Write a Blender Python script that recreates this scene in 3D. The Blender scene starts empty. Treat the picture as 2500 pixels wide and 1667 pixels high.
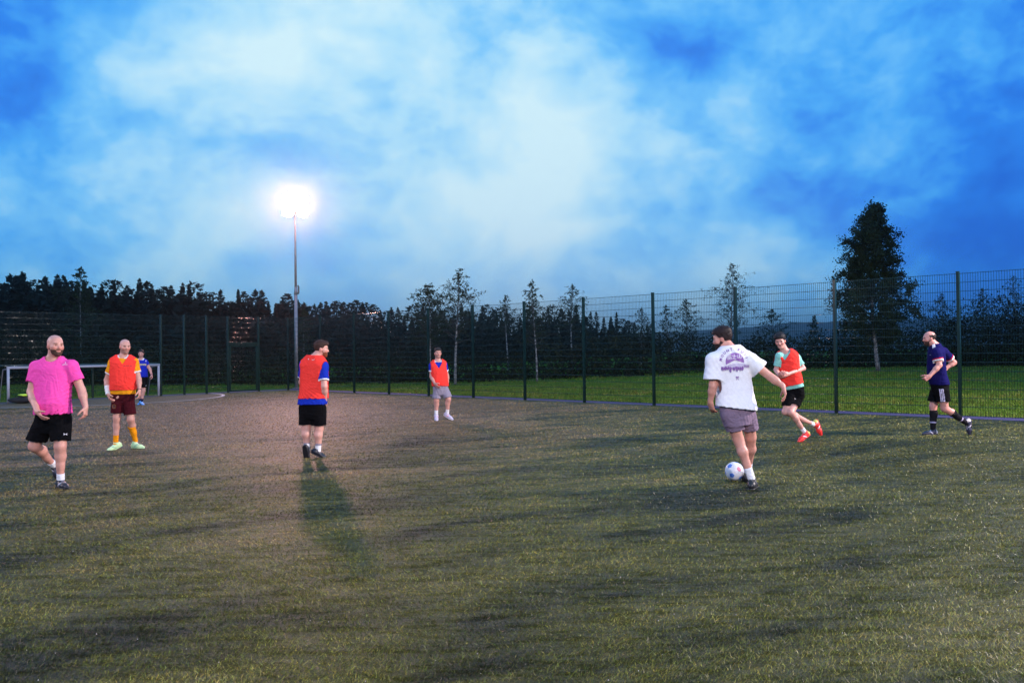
import bpy, bmesh, math, random
import numpy as np
from mathutils import Matrix, Vector
from mathutils.bvhtree import BVHTree

scene = bpy.context.scene
COL = scene.collection
R = math.radians
random.seed(7)
rng = np.random.default_rng(7)

# ------------------------------------------------------------------ camera
FPX, IW, IH = 2000.0, 2500.0, 1667.0          # focal length in photo pixels, photo size
CAM_H, PITCH, ROLL = 1.55, R(0.76), R(-0.67)
cam_data = bpy.data.cameras.new('camera')
cam_data.sensor_fit = 'HORIZONTAL'; cam_data.sensor_width = 36.0
cam_data.lens = 36.0 * FPX / IW
cam_data.clip_start = 0.05; cam_data.clip_end = 9000
cam = bpy.data.objects.new('camera', cam_data); COL.objects.link(cam)
cam.matrix_world = (Matrix.Translation((0, 0, CAM_H)) @ Matrix.Rotation(R(90) + PITCH, 4, 'X')
                    @ Matrix.Rotation(ROLL, 4, 'Z'))
scene.camera = cam
CR = np.array(cam.matrix_world.to_3x3())

def ray(px, py):
    return CR @ np.array([(px - IW / 2) / FPX, -(py - IH / 2) / FPX, -1.0])
def G(px, py, z=0.0):                          # a point of level ground seen at that pixel
    r = ray(px, py); t = (z - CAM_H) / r[2]
    return np.array([0, 0, CAM_H]) + r * t
def P(px, py, y):                              # a point at depth y (metres ahead)
    r = ray(px, py)
    return np.array([0, 0, CAM_H]) + r * (y / r[1])

# ------------------------------------------------------------------ node helpers
def new_mat(name):
    m = bpy.data.materials.new(name); m.use_nodes = True
    nt = m.node_tree; nt.nodes.clear()
    out = nt.nodes.new('ShaderNodeOutputMaterial')
    b = nt.nodes.new('ShaderNodeBsdfPrincipled')
    nt.links.new(b.outputs[0], out.inputs[0])
    return m, nt, b
def nd(nt, kind, **kw):
    n = nt.nodes.new(kind)
    for k, v in kw.items():
        if k.startswith('_'):
            setattr(n, k[1:], v)
        else:
            n.inputs[k.replace('__', ' ')].default_value = v
    return n
def ramp(nt, fac, stops):
    n = nt.nodes.new('ShaderNodeValToRGB')
    e = n.color_ramp.elements
    while len(e) < len(stops): e.new(0.5)
    for i, (p, c) in enumerate(stops):
        e[i].position = p
        e[i].color = (c[0], c[1], c[2], 1) if hasattr(c, '__len__') else (c, c, c, 1)
    nt.links.new(fac, n.inputs[0])
    return n.outputs[0]
def mixc(nt, fac, a, b, mode='MIX'):
    n = nt.nodes.new('ShaderNodeMix'); n.data_type = 'RGBA'; n.blend_type = mode
    for s, v in ((n.inputs[0], fac), (n.inputs[6], a), (n.inputs[7], b)):
        if hasattr(v, 'is_output'): nt.links.new(v, s)
        elif not hasattr(v, '__len__'): s.default_value = v
        else: s.default_value = (*v[:3], 1)
    return n.outputs[2]
def vmath(nt, op, a, b=None):
    n = nt.nodes.new('ShaderNodeVectorMath'); n.operation = op
    for s, v in ((n.inputs[0], a), (n.inputs[1], b)):
        if v is None: continue
        if hasattr(v, 'is_output'): nt.links.new(v, s)
        else: s.default_value = v
    return n.outputs['Value'] if op in ('DOT_PRODUCT', 'LENGTH') else n.outputs[0]
def fmath(nt, op, a, b=None, clamp=False):
    n = nt.nodes.new('ShaderNodeMath'); n.operation = op; n.use_clamp = clamp
    for s, v in ((n.inputs[0], a), (n.inputs[1], b)):
        if v is None: continue
        if hasattr(v, 'is_output'): nt.links.new(v, s)
        else: s.default_value = v
    return n.outputs[0]
def noise(nt, vec, scale, detail=4, rough=0.55, dist=0.0, out=0):
    n = nd(nt, 'ShaderNodeTexNoise', Scale=scale, Detail=detail, Roughness=rough, Distortion=dist)
    if vec is not None: nt.links.new(vec, n.inputs['Vector'])
    return n.outputs[out]
def mapping(nt, vec, rot=(0, 0, 0), scale=(1, 1, 1), loc=(0, 0, 0)):
    n = nd(nt, 'ShaderNodeMapping', Rotation=rot, Scale=scale, Location=loc)
    nt.links.new(vec, n.inputs[0]); return n.outputs[0]
def bump(nt, b, h, strength=0.3, dist=0.01):
    n = nd(nt, 'ShaderNodeBump', Strength=strength, Distance=dist)
    nt.links.new(h, n.inputs['Height']); nt.links.new(n.outputs[0], b.inputs['Normal'])

# ------------------------------------------------------------------ world: dusk sky with drifting cloud
world = bpy.data.worlds.new('World'); scene.world = world; world.use_nodes = True
wt = world.node_tree; wt.nodes.clear()
wout = wt.nodes.new('ShaderNodeOutputWorld'); wbg = wt.nodes.new('ShaderNodeBackground')
wt.links.new(wbg.outputs[0], wout.inputs[0])
tc = wt.nodes.new('ShaderNodeTexCoord')
D_ = vmath(wt, 'NORMALIZE', tc.outputs['Generated'])
sep = wt.nodes.new('ShaderNodeSeparateXYZ'); wt.links.new(D_, sep.inputs[0])
zc = fmath(wt, 'MAXIMUM', sep.outputs[2], 0.0)
pl = mapping(wt, D_, scale=(1.5, 1.5, 1.75))      # cloud over the whole dome, drawn in a little towards the horizon
def warped(vec, scale, amt, loc):
    w = vmath(wt, 'SCALE', vmath(wt, 'SUBTRACT', noise(wt, mapping(wt, vec, loc=loc), scale, 3, 0.55, out=1), (0.5, 0.5, 0.5)))
    w.node.inputs['Scale'].default_value = amt
    return vmath(wt, 'ADD', vec, w)
plw = warped(warped(pl, 2.0, 0.15, (2, 5, 1)), 6.5, 0.03, (7, 1, 3))
# the cloud drifts in long folds falling from upper left to lower right
slant = mapping(wt, plw, rot=(0, R(40), 0), scale=(0.85, 1.0, 1.2), loc=(13.7, 2.0, 0.6))
n_big = noise(wt, slant, 2.2, 3, 0.5)
n_mid = noise(wt, mapping(wt, slant, loc=(11.4, 1.1, 10.7)), 4.6, 6, 0.55)
n_fin = noise(wt, mapping(wt, plw, loc=(1.5, 9.3, 5)), 13.0, 6, 0.58)
def toward(px, py, power):
    d = ray(px, py); d = d / np.linalg.norm(d)
    return fmath(wt, 'POWER', fmath(wt, 'MAXIMUM', vmath(wt, 'DOT_PRODUCT', D_, tuple(d)), 0.0), power)
def total(terms):
    o = None
    for t_, k in terms:
        v = fmath(wt, 'MULTIPLY', t_, k); o = v if o is None else fmath(wt, 'ADD', o, v)
    return o
# banks of thicker pale cloud and thinner places where the blue shows
shape = total([(toward(1180, 150, 70), 0.09), (toward(1330, 340, 60), 0.15), (toward(560, 230, 50), 0.18), (toward(1500, 560, 50), 0.09), (toward(1150, 700, 30), 0.10), (toward(760, 560, 60), 0.03),
               (toward(1010, 190, 400), -0.09), (toward(150, 60, 200), -0.19), (toward(40, 380, 200), -0.16), (toward(1930, 30, 130), -0.06), (toward(2400, 330, 22), -0.14), (toward(1560, 40, 350), -0.12), (toward(2180, 90, 500), 0.09), (toward(100, 650, 60), 0.03)])
cov = total([(n_big, 0.50), (n_mid, 0.80), (n_fin, 0.34)])
cov = fmath(wt, 'SUBTRACT', fmath(wt, 'ADD', cov, shape), 0.315)
sky_col = ramp(wt, cov, [(0.22, (0.016, 0.135, 0.70)), (0.36, (0.026, 0.235, 0.88)), (0.47, (0.070, 0.41, 0.97)),
                         (0.58, (0.18, 0.57, 1.0)), (0.71, (0.43, 0.77, 1.0)), (0.88, (0.68, 0.92, 1.0))])
hor = fmath(wt, 'POWER', fmath(wt, 'SUBTRACT', 1.0, zc, clamp=True), 8.0)
hor_l = fmath(wt, 'MULTIPLY', hor, fmath(wt, 'SUBTRACT', 0.70, fmath(wt, 'MULTIPLY', fmath(wt, 'ABSOLUTE', sep.outputs[0]), 1.5), clamp=True))
sky_col = mixc(wt, hor_l, sky_col, (0.42, 0.60, 0.96))
wt.links.new(sky_col, wbg.inputs[0]); wbg.inputs[1].default_value = 1.0

# the last of the daylight, behind the cloud
sun_d = bpy.data.lights.new('sun', 'SUN'); sun_d.energy = 0.06; sun_d.angle = R(20); sun_d.color = (0.85, 0.9, 1.0)
sun = bpy.data.objects.new('sun', sun_d); COL.objects.link(sun)
sun.rotation_euler = (R(72), 0, R(20))

scene.view_settings.view_transform = 'Standard'; scene.view_settings.look = 'None'
scene.view_settings.exposure = 0.0; scene.view_settings.gamma = 1.0
scene.view_settings.use_curve_mapping = False
scene.render.engine = 'CYCLES'
scene.cycles.use_denoising = True
scene.cycles.max_bounces = 6; scene.cycles.diffuse_bounces = 2; scene.cycles.glossy_bounces = 2
scene.cycles.sample_clamp_indirect = 4.0

# ------------------------------------------------------------------ object helpers
def link(o, parent=None):
    COL.objects.link(o)
    if parent is not None: o.parent = parent
    return o
def tag(o, label=None, cat=None, group=None, kind=None):
    if label: o['label'] = label
    if cat: o['category'] = cat
    if group: o['group'] = group
    if kind: o['kind'] = kind
    return o
def empty(name, loc, label, cat, group=None, rz=0.0):
    o = bpy.data.objects.new(name, None); o.location = tuple(loc); o.rotation_euler = (0, 0, rz)
    o.empty_display_size = 0.2
    link(o); return tag(o, label, cat, group)
def mesh_np(name, V, F, mat=None, smooth=False, attr=None, aname='Col'):
    V = np.asarray(V, np.float32); F = np.asarray(F, np.int32)
    me = bpy.data.meshes.new(name)
    k = F.shape[1]
    me.vertices.add(len(V)); me.vertices.foreach_set('co', V.ravel())
    me.loops.add(F.size); me.loops.foreach_set('vertex_index', F.ravel())
    me.polygons.add(len(F)); me.polygons.foreach_set('loop_start', np.arange(0, F.size, k, dtype=np.int32))
    me.polygons.foreach_set('loop_total', np.full(len(F), k, np.int32))
    if smooth: me.polygons.foreach_set('use_smooth', np.ones(len(F), bool))
    me.update(calc_edges=True)
    if attr is not None:
        a = me.color_attributes.new(aname, 'FLOAT_COLOR', 'POINT')
        c = np.ones((len(V), 4), np.float32); c[:, :3] = attr
        a.data.foreach_set('color', c.ravel())
    if mat: me.materials.append(mat)
    return me
def obj(name, me, parent=None, loc=None):
    o = bpy.data.objects.new(name, me)
    if loc is not None: o.location = tuple(loc)
    return link(o, parent)

class MB:
    """collects simple solids into one mesh"""
    def __init__(s): s.v = []; s.f = []
    def add(s, V, F):
        n = len(s.v); s.v += [tuple(map(float, p)) for p in V]; s.f += [tuple(i + n for i in q) for q in F]
    def box(s, lo, hi, M=None):
        c = [(x, y, z) for x in (lo[0], hi[0]) for y in (lo[1], hi[1]) for z in (lo[2], hi[2])]
        if M is not None: c = [tuple(M @ Vector(p)) for p in c]
        s.add(c, [(0, 1, 3, 2), (4, 6, 7, 5), (0, 4, 5, 1), (2, 3, 7, 6), (0, 2, 6, 4), (1, 5, 7, 3)])
    def tube(s, pts, rad, n=8, cap=True):
        pts = [np.array(p, float) for p in pts]
        rad = rad if hasattr(rad, '__len__') else [rad] * len(pts)
        rings = []
        for i, p in enumerate(pts):
            t = pts[min(i + 1, len(pts) - 1)] - pts[max(i - 1, 0)]; t /= np.linalg.norm(t) + 1e-9
            a = np.cross(t, (0, 0, 1)) if abs(t[2]) < 0.9 else np.cross(t, (1, 0, 0))
            a /= np.linalg.norm(a); b = np.cross(t, a)
            rings.append([p + rad[i] * (math.cos(q) * a + math.sin(q) * b) for q in np.arange(n) * 2 * math.pi / n])
        V = [q for r_ in rings for q in r_]; F = []
        for i in range(len(pts) - 1):
            for j in range(n):
                k = (j + 1) % n
                F.append((i * n + j, i * n + k, (i + 1) * n + k, (i + 1) * n + j))
        if cap:
            F.append(tuple(range(n))[::-1]); F.append(tuple((len(pts) - 1) * n + j for j in range(n)))
        s.add(V, F)
    def mesh(s, name, mat, smooth=False):
        me = bpy.data.meshes.new(name); me.from_pydata(s.v, [], s.f)
        bm = bmesh.new(); bm.from_mesh(me); bmesh.ops.recalc_face_normals(bm, faces=bm.faces); bm.to_mesh(me); bm.free()
        if smooth: me.polygons.foreach_set('use_smooth', np.ones(len(me.polygons), bool))
        if mat: me.materials.append(mat)
        return me
    def build(s, name, mat, parent=None, smooth=False, loc=None):
        return obj(name, s.mesh(name, mat, smooth), parent, loc)

def simple_mat(name, col, rough=0.6, metal=0.0, var=0.15, scale=8.0, bmp=0.0, spec=0.5):
    m, nt, b = new_mat(name)
    t = nt.nodes.new('ShaderNodeTexCoord')
    n = noise(nt, t.outputs['Object'], scale, 5, 0.6)
    c = ramp(nt, n, [(0.25, tuple(v * (1 - var) for v in col)), (0.75, tuple(min(1, v * (1 + var)) for v in col))])
    nt.links.new(c, b.inputs['Base Color'])
    b.inputs['Roughness'].default_value = rough; b.inputs['Metallic'].default_value = metal
    b.inputs['Specular IOR Level'].default_value = spec
    if bmp: bump(nt, b, n, bmp, 0.01)
    return m
# ------------------------------------------------------------------ lay-out of the ground
def proj(p):
    q = CR.T @ (np.asarray(p, float) - np.array([0, 0, CAM_H]))
    return np.array([IW / 2 + FPX * q[0] / -q[2], IH / 2 - FPX * q[1] / -q[2]])
FA, FB = G(2345, 1022), G(865, 959)
FDIR = (FB - FA) / np.linalg.norm(FB - FA); SPACING = np.linalg.norm(FB - FA) / 9
CORNER = FA + FDIR * SPACING * 11
BDIR = np.array([-FDIR[1], FDIR[0], 0.0])        # along the end fence, away from the corner (left, nearer)
FOUT = -BDIR                                      # out of the pitch across the side fence
EOUT = FDIR                                       # out of the pitch across the end fence
def along_back(px):
    lo, hi = 0.0, 40.0
    for _ in range(50):
        m = (lo + hi) / 2
        if proj(CORNER + BDIR * m)[0] > px: lo = m
        else: hi = m
    return (lo + hi) / 2
T_GATE = (along_back(632), along_back(557)); T_GOAL = (along_back(386), along_back(19))
GOAL_C = CORNER + BDIR * (sum(T_GOAL) / 2)

def sstep(a, b, x):
    t = np.clip((x - a) / (b - a), 0, 1); return t * t * (3 - 2 * t)
def ground_z(x, y):
    x = np.asarray(x, float); y = np.asarray(y, float)
    s = (x - CORNER[0]) * FOUT[0] + (y - CORNER[1]) * FOUT[1]
    z = sstep(2.0, 24.0, s) * sstep(-8.0, 14.0, x) * 0.52
    z = z + sstep(6, 20, s) * 0.06 * np.sin(x * 0.35 + 1.0) * np.sin(y * 0.21)
    return z

# ------------------------------------------------------------------ ground materials
LIGHT_POOL = G(640, 1010)
def turf_nodes(nt, b, ochre=False, k_=1.0):
    t = nt.nodes.new('ShaderNodeTexCoord'); o = t.outputs['Object']
    def streak(ang, sc):                       # long axis of the pattern lies at that bearing
        return mapping(nt, mapping(nt, o, rot=(0, 0, -ang)), scale=sc)
    big = noise(nt, streak(R(27), (0.40, 1.5, 1)), 0.75, 4, 0.6, 0.5)
    mid = noise(nt, streak(R(14), (0.55, 1.7, 1)), 2.6, 9, 0.74, 0.3)
    fin = noise(nt, o, 95.0, 3, 0.7)
    a = fmath(nt, 'ADD', fmath(nt, 'MULTIPLY', big, 0.62), fmath(nt, 'MULTIPLY', mid, 0.38))
    if ochre:
        c = ramp(nt, a, [(0.34, (0.085, 0.068, 0.028)), (0.66, (0.170, 0.128, 0.060))])
    else:
        c = ramp(nt, a, [(0.40, (0.024, 0.030, 0.006)), (0.46, (0.080, 0.088, 0.015)), (0.53, (0.140, 0.140, 0.028)), (0.64, (0.235, 0.215, 0.062))])
    if not ochre:                              # the corner lamp's pool of light, painted into the turf as sandy wear
        ds = vmath(nt, 'LENGTH', vmath(nt, 'SUBTRACT', mapping(nt, o, scale=(1, 0.8, 1)), (LIGHT_POOL[0], LIGHT_POOL[1] * 0.8, 0)))
        pool = fmath(nt, 'SUBTRACT', 1.25, fmath(nt, 'DIVIDE', ds, 11.0)); pool = fmath(nt, 'ADD', pool, fmath(nt, 'MULTIPLY', fmath(nt, 'SUBTRACT', a, 0.5), 3.2))
        c = mixc(nt, fmath(nt, 'MULTIPLY', ramp(nt, pool, [(0.25, 0.0), (0.85, 1.0)]), 0.78), c, (0.280, 0.175, 0.105))
    k = ramp(nt, fin, [(0.30, 0.25 * k_), (0.70, 1.65 * k_)])
    c = mixc(nt, 1.0, c, k, 'MULTIPLY')
    return o, c, fin, a
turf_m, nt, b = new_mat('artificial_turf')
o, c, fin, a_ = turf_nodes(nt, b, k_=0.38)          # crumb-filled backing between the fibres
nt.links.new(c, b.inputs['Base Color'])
b.inputs['Roughness'].default_value = 0.5; nt.links.new(ramp(nt, noise(nt, mapping(nt, o, scale=(0.5, 1.8, 1)), 5.0, 8, 0.75), [(0.42, 0.03), (0.62, 0.35)]), b.inputs['Specular IOR Level'])
bump(nt, b, noise(nt, o, 70.0, 4, 0.75), 0.9, 0.02)
tan_m, nt, b = new_mat('sandy_turf')
o, c, fin, a_ = turf_nodes(nt, b, True, 0.8)
nt.links.new(c, b.inputs['Base Color'])
b.inputs['Roughness'].default_value = 0.5; nt.links.new(ramp(nt, noise(nt, mapping(nt, o, scale=(0.5, 1.8, 1)), 5.0, 8, 0.75), [(0.42, 0.03), (0.62, 0.35)]), b.inputs['Specular IOR Level'])
bump(nt, b, noise(nt, o, 70.0, 4, 0.75), 0.9, 0.02)
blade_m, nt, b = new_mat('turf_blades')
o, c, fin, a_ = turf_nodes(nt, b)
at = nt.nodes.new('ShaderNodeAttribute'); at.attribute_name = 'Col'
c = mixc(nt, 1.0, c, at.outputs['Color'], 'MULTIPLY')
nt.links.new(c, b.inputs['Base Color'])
b.inputs['Roughness'].default_value = 0.42; b.inputs['Specular IOR Level'].default_value = 0.3

lawn_m, nt, b = new_mat('mown_lawn')
t = nt.nodes.new('ShaderNodeTexCoord'); o = t.outputs['Object']
n1 = noise(nt, mapping(nt, o, scale=(0.5, 1.6, 1)), 0.9, 6, 0.65, 0.4); n2 = noise(nt, o, 14, 4, 0.7); n3 = noise(nt, o, 55, 3, 0.7)
a = fmath(nt, 'ADD', fmath(nt, 'MULTIPLY', n1, 0.6), fmath(nt, 'MULTIPLY', n2, 0.4))
c = ramp(nt, a, [(0.34, (0.035, 0.085, 0.006)), (0.52, (0.080, 0.145, 0.010)), (0.68, (0.170, 0.200, 0.018))])
c = mixc(nt, 1.0, c, ramp(nt, n3, [(0.25, 0.6), (0.75, 1.35)]), 'MULTIPLY')
nt.links.new(c, b.inputs['Base Color']); b.inputs['Roughness'].default_value = 0.9
b.inputs['Specular IOR Level'].default_value = 0.03
bump(nt, b, n3, 0.8, 0.03)
path_m = simple_mat('path_chippings', (0.032, 0.022, 0.090), 0.8, 0, 0.5, 60, 0.5)
line_m = simple_mat('line_paint', (0.50, 0.47, 0.48), 0.6, 0, 0.12, 9, 0.2)

# ------------------------------------------------------------------ ground sheets
def grid_sheet(xs, ys, zf, name, mat, clip=None):
    X, Y = np.meshgrid(xs, ys, indexing='ij'); Z = zf(X, Y)
    V = np.stack([X, Y, Z], -1).reshape(-1, 3); n, m = X.shape
    i, j = np.meshgrid(np.arange(n - 1), np.arange(m - 1), indexing='ij')
    F = np.stack([i * m + j, (i + 1) * m + j, (i + 1) * m + j + 1, i * m + j + 1], -1).reshape(-1, 4)
    return obj(name, mesh_np(name, V, F, mat, True))
xs = np.concatenate([-np.geomspace(2500, 45, 22), np.linspace(-42, 46, 89), np.geomspace(50, 2500, 22)])
ys = np.concatenate([np.linspace(-120, -10, 12), np.linspace(-6, 66, 73), np.geomspace(70, 4500, 30)])
def lawn_z(X, Y):
    far = np.hypot(X, Y)
    return ground_z(X, Y) - 0.012
tag(grid_sheet(xs, ys, lawn_z, 'lawn', lawn_m), 'green mown lawn rising outside the fence', kind='structure')

def strip(name, pts, mat, z, label):
    me = bpy.data.meshes.new(name); me.from_pydata([(p[0], p[1], z) for p in pts], [], [tuple(range(len(pts)))])
    me.materials.append(mat); o = obj(name, me)
    if me.polygons[0].normal.z < 0: me.flip_normals()
    return tag(o, label, kind='structure')
LEN_S, LEN_E = 46.0, 26.0
q0 = CORNER - FDIR * 0.02; q1 = CORNER - FDIR * LEN_S; q2 = q1 + BDIR * LEN_E; q3 = CORNER + BDIR * LEN_E
# edging strip outside the two fences
PW = 0.85
strip('path', [CORNER + FOUT * PW + EOUT * PW, q1 + FOUT * PW, q1 - FOUT * 0.05, CORNER - FOUT * 0.05, q3 + EOUT * 0, q3 + EOUT * PW], path_m, 0.004,
      'purple grey chipping strip along the foot of the fence')
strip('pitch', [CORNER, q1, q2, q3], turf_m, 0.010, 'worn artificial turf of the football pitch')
# sandy penalty area with its white arc
arc = []
RA = 4.75
for k in range(65):
    a = math.pi * k / 64
    arc.append(GOAL_C - BDIR * math.cos(a) * RA - EOUT * math.sin(a) * RA * 0.96)
strip('penalty_area', [p for p in arc], tan_m, 0.014, 'sandy coloured penalty area in front of the goal')
mb = MB(); HW = 0.055
for k in range(64):
    d0 = arc[k] - GOAL_C; d1 = arc[k + 1] - GOAL_C
    e0 = d0 / np.linalg.norm(d0) * HW; e1 = d1 / np.linalg.norm(d1) * HW
    mb.add([arc[k] - e0, arc[k] + e0, arc[k + 1] + e1, arc[k + 1] - e1], [(0, 1, 2, 3)])
wl = mb.build('pitch_marking', line_m); wl.location.z = 0.018
tag(wl, 'white curved penalty area line', kind='structure')

# longer grass of the lawn outside the fence
def lawn_tufts():
    N = 150000
    y = np.exp(rng.uniform(math.log(15), math.log(52), N)); x = rng.uniform(-0.72, 0.72, N) * y
    s_ = (x - CORNER[0]) * FOUT[0] + (y - CORNER[1]) * FOUT[1]; e_ = (x - CORNER[0]) * EOUT[0] + (y - CORNER[1]) * EOUT[1]
    ins = (s_ > 0.9) | (e_ > 0.9); ins &= ~((s_ < 0.9) & (e_ < 3.0)); x, y = x[ins], y[ins]; N = len(x)
    pat = 0.5 + 0.5 * np.sin(x * 0.8 + 1.5 * np.sin(y * 0.5)) * np.sin(y * 1.1 + 0.7 * x)
    h = rng.uniform(0.02, 0.075, N) * (0.5 + 1.1 * pat); w = 0.0005 * y; f = rng.uniform(0, math.pi, N); la = rng.uniform(0, 6.28, N)
    base = np.stack([x, y, ground_z(x, y) - 0.012], -1); dx = np.stack([np.cos(f) * w, np.sin(f) * w, np.zeros(N)], -1)
    V = np.empty((N * 3, 3), np.float32); V[0::3] = base - dx; V[1::3] = base + dx; V[2::3] = base + np.stack([np.cos(la) * h * .6, np.sin(la) * h * .6, h], -1)
    v = rng.uniform(0.5, 1.7, N); t_ = np.stack([v * (0.8 + 0.7 * rng.random(N) * pat), v, v * rng.uniform(0.6, 1.2, N)], -1)
    m, nt, b = new_mat('lawn_blades'); t = nt.nodes.new('ShaderNodeTexCoord'); at = nt.nodes.new('ShaderNodeAttribute'); at.attribute_name = 'Col'
    c = ramp(nt, noise(nt, t.outputs['Object'], 0.7, 5, 0.65), [(0.36, (0.034, 0.074, 0.012)), (0.50, (0.075, 0.115, 0.018)), (0.64, (0.150, 0.155, 0.040))])
    nt.links.new(mixc(nt, 1.0, c, at.outputs['Color'], 'MULTIPLY'), b.inputs['Base Color']); b.inputs['Roughness'].default_value = 0.7; b.inputs['Specular IOR Level'].default_value = 0.15
    tag(obj('lawn_grass', mesh_np('lawn_grass', V, np.arange(N * 3).reshape(-1, 3), m, False, np.repeat(t_, 3, axis=0))), 'uneven grass of the lawn outside the fence', 'grass', kind='stuff')
lawn_tufts()
# short turf fibres, densest near the camera
def turf_blades():
    N = 640000
    y = np.exp(rng.uniform(math.log(3.1), math.log(38.0), N)); x = rng.uniform(-0.86, 0.90, N) * y
    ins = ((x - CORNER[0]) * BDIR[0] + (y - CORNER[1]) * BDIR[1] > 0.12) & ((x - CORNER[0]) * FDIR[0] + (y - CORNER[1]) * FDIR[1] < -0.1)
    ins &= np.hypot(x - GOAL_C[0], y - GOAL_C[1]) > RA + 0.12
    x, y = x[ins], y[ins]; N = len(x)
    tuft = 0.5 + 0.5 * np.sin(x * 1.7 + 1.3 * np.sin(y * 2.3)) * np.sin(y * 3.1 + np.sin(x * 1.9))
    h = rng.uniform(0.007, 0.021, N) * (0.75 + 0.5 * tuft); w = 0.00042 * y
    # the nap leans in patches
    la = 1.2 * np.sin(x * 0.9 + 0.6 * np.sin(y * 1.1)) + 1.1 * np.sin(y * 0.75 + x * 0.4) + rng.normal(0, 1.5, N)
    lean = rng.uniform(0.4, 2.2, N) * h
    f = rng.uniform(0, math.pi, N)
    base = np.stack([x, y, np.full(N, 0.009)], -1)
    dx = np.stack([np.cos(f) * w, np.sin(f) * w, np.zeros(N)], -1)
    tip = base + np.stack([np.cos(la) * lean, np.sin(la) * lean, h], -1)
    V = np.empty((N * 3, 3), np.float32); V[0::3] = base - dx; V[1::3] = base + dx; V[2::3] = tip
    F = np.arange(N * 3).reshape(-1, 3)
    v = rng.uniform(0.3, 2.3, N)
    tint = np.stack([v * rng.uniform(0.8, 1.3, N), v, v * rng.uniform(0.6, 1.1, N)], -1)
    pale = rng.random(N) < 0.012
    tint[pale] = np.array([3.0, 2.4, 2.6])
    A = np.repeat(tint, 3, axis=0)
    return tag(obj('turf_grass', mesh_np('turf_grass', V, F, blade_m, False, A)), 'short green fibres of the artificial turf', 'grass', kind='stuff')
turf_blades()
# pale crumbs of infill and shreds of leaf lying on the pitch
def crumbs():
    N = 260
    y = np.exp(rng.uniform(math.log(3.5), math.log(24), N)); x = rng.uniform(-0.7, 0.7, N) * y
    ins = ((x - CORNER[0]) * BDIR[0] + (y - CORNER[1]) * BDIR[1] > 0.15)
    x, y = x[ins], y[ins]; N = len(x)
    s = rng.uniform(0.002, 0.0045, N)
    T = np.array([[0, 0, 1], [.94, 0, -.33], [-.47, .82, -.33], [-.47, -.82, -.33]])
    V = (T[None] * s[:, None, None] + np.stack([x, y, np.full(N, 0.030)], -1)[:, None]).reshape(-1, 3)
    F = (np.array([[0, 1, 2], [0, 2, 3], [0, 3, 1], [1, 3, 2]])[None] + (np.arange(N) * 4)[:, None, None]).reshape(-1, 3)
    tag(obj('infill_crumbs', mesh_np('infill_crumbs', V, F, line_m)), 'tiny pale crumbs scattered over the turf', 'crumbs', kind='stuff')
crumbs()

# ------------------------------------------------------------------ mesh fence
fence_m, nt, b = new_mat('green_coated_steel')
t = nt.nodes.new('ShaderNodeTexCoord')
c = ramp(nt, noise(nt, t.outputs['Object'], 6, 4), [(0.3, (0.006, 0.018, 0.014)), (0.7, (0.010, 0.028, 0.021))])
nt.links.new(c, b.inputs['Base Color']); b.inputs['Roughness'].default_value = 0.2; b.inputs['Specular IOR Level'].default_value = 0.35
wire_m, nt, b = new_mat('green_coated_wire')
t = nt.nodes.new('ShaderNodeTexCoord')
c = ramp(nt, noise(nt, t.outputs['Object'], 6, 4), [(0.3, (0.005, 0.014, 0.011)), (0.7, (0.008, 0.022, 0.017))])
nt.links.new(c, b.inputs['Base Color']); b.inputs['Roughness'].default_value = 0.13; b.inputs['Specular IOR Level'].default_value = 0.45
rail_m, nt, b = new_mat('wet_coated_rail')
t = nt.nodes.new('ShaderNodeTexCoord')
c = ramp(nt, noise(nt, t.outputs['Object'], 6, 4), [(0.3, (0.006, 0.014, 0.011)), (0.7, (0.010, 0.022, 0.017))])
nt.links.new(c, b.inputs['Base Color']); b.inputs['Roughness'].default_value = 0.12; b.inputs['Specular IOR Level'].default_value = 0.6
b.inputs['Coat Weight'].default_value = 0.5; b.inputs['Coat Roughness'].default_value = 0.14
FH = 3.18
def post_mesh(h, w=0.06, d=0.075, cap=True):
    mb = MB(); mb.box((-w / 2, -d / 2, 0), (w / 2, d / 2, h))
    mb.box((-w / 2 - 0.004, -d / 2 - 0.004, h), (w / 2 + 0.004, d / 2 + 0.004, h + 0.012))
    return mb.mesh('post', fence_m)
def panel_mesh(L, z0, z1, name='mesh_panel'):
    """twin-wire panel: uprights every 50 mm, pairs of rails every 200 mm"""
    V, F = [], []
    def rod(p, q, r, n=6):
        p = np.array(p, float); q = np.array(q, float); t = (q - p) / np.linalg.norm(q - p)
        a = np.array([0, 1, 0]); bb = np.cross(t, a); k = len(V)
        for e in (p, q):
            for i in range(n):
                an = 2 * math.pi * i / n; V.append(e + r * (math.cos(an) * a + math.sin(an) * bb))
        for i in range(n): F.append((k + i, k + (i + 1) % n, k + n + (i + 1) % n, k + n + i))
    n = max(2, int(round((L - 0.06) / 0.05)))
    for i in range(n + 1):
        x = 0.03 + (L - 0.06) * i / n; rod((x, 0, z0), (x, 0, z1), 0.0037, 4)
    nvert = len(F)
    m = max(1, int(round((z1 - z0) / 0.2)))
    for i in range(m + 1):
        z = z0 + 0.015 + (z1 - z0 - 0.03) * i / m
        rod((0.01, 0.0075, z), (L - 0.01, 0.0075, z), 0.0056); rod((0.01, -0.0075, z), (L - 0.01, -0.0075, z), 0.0056)
    me = mesh_np(name, V, F, wire_m, True); me.materials.append(rail_m)
    me.polygons.foreach_set('material_index', np.array([0] * nvert + [1] * (len(F) - nvert), np.int32)); return me
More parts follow.
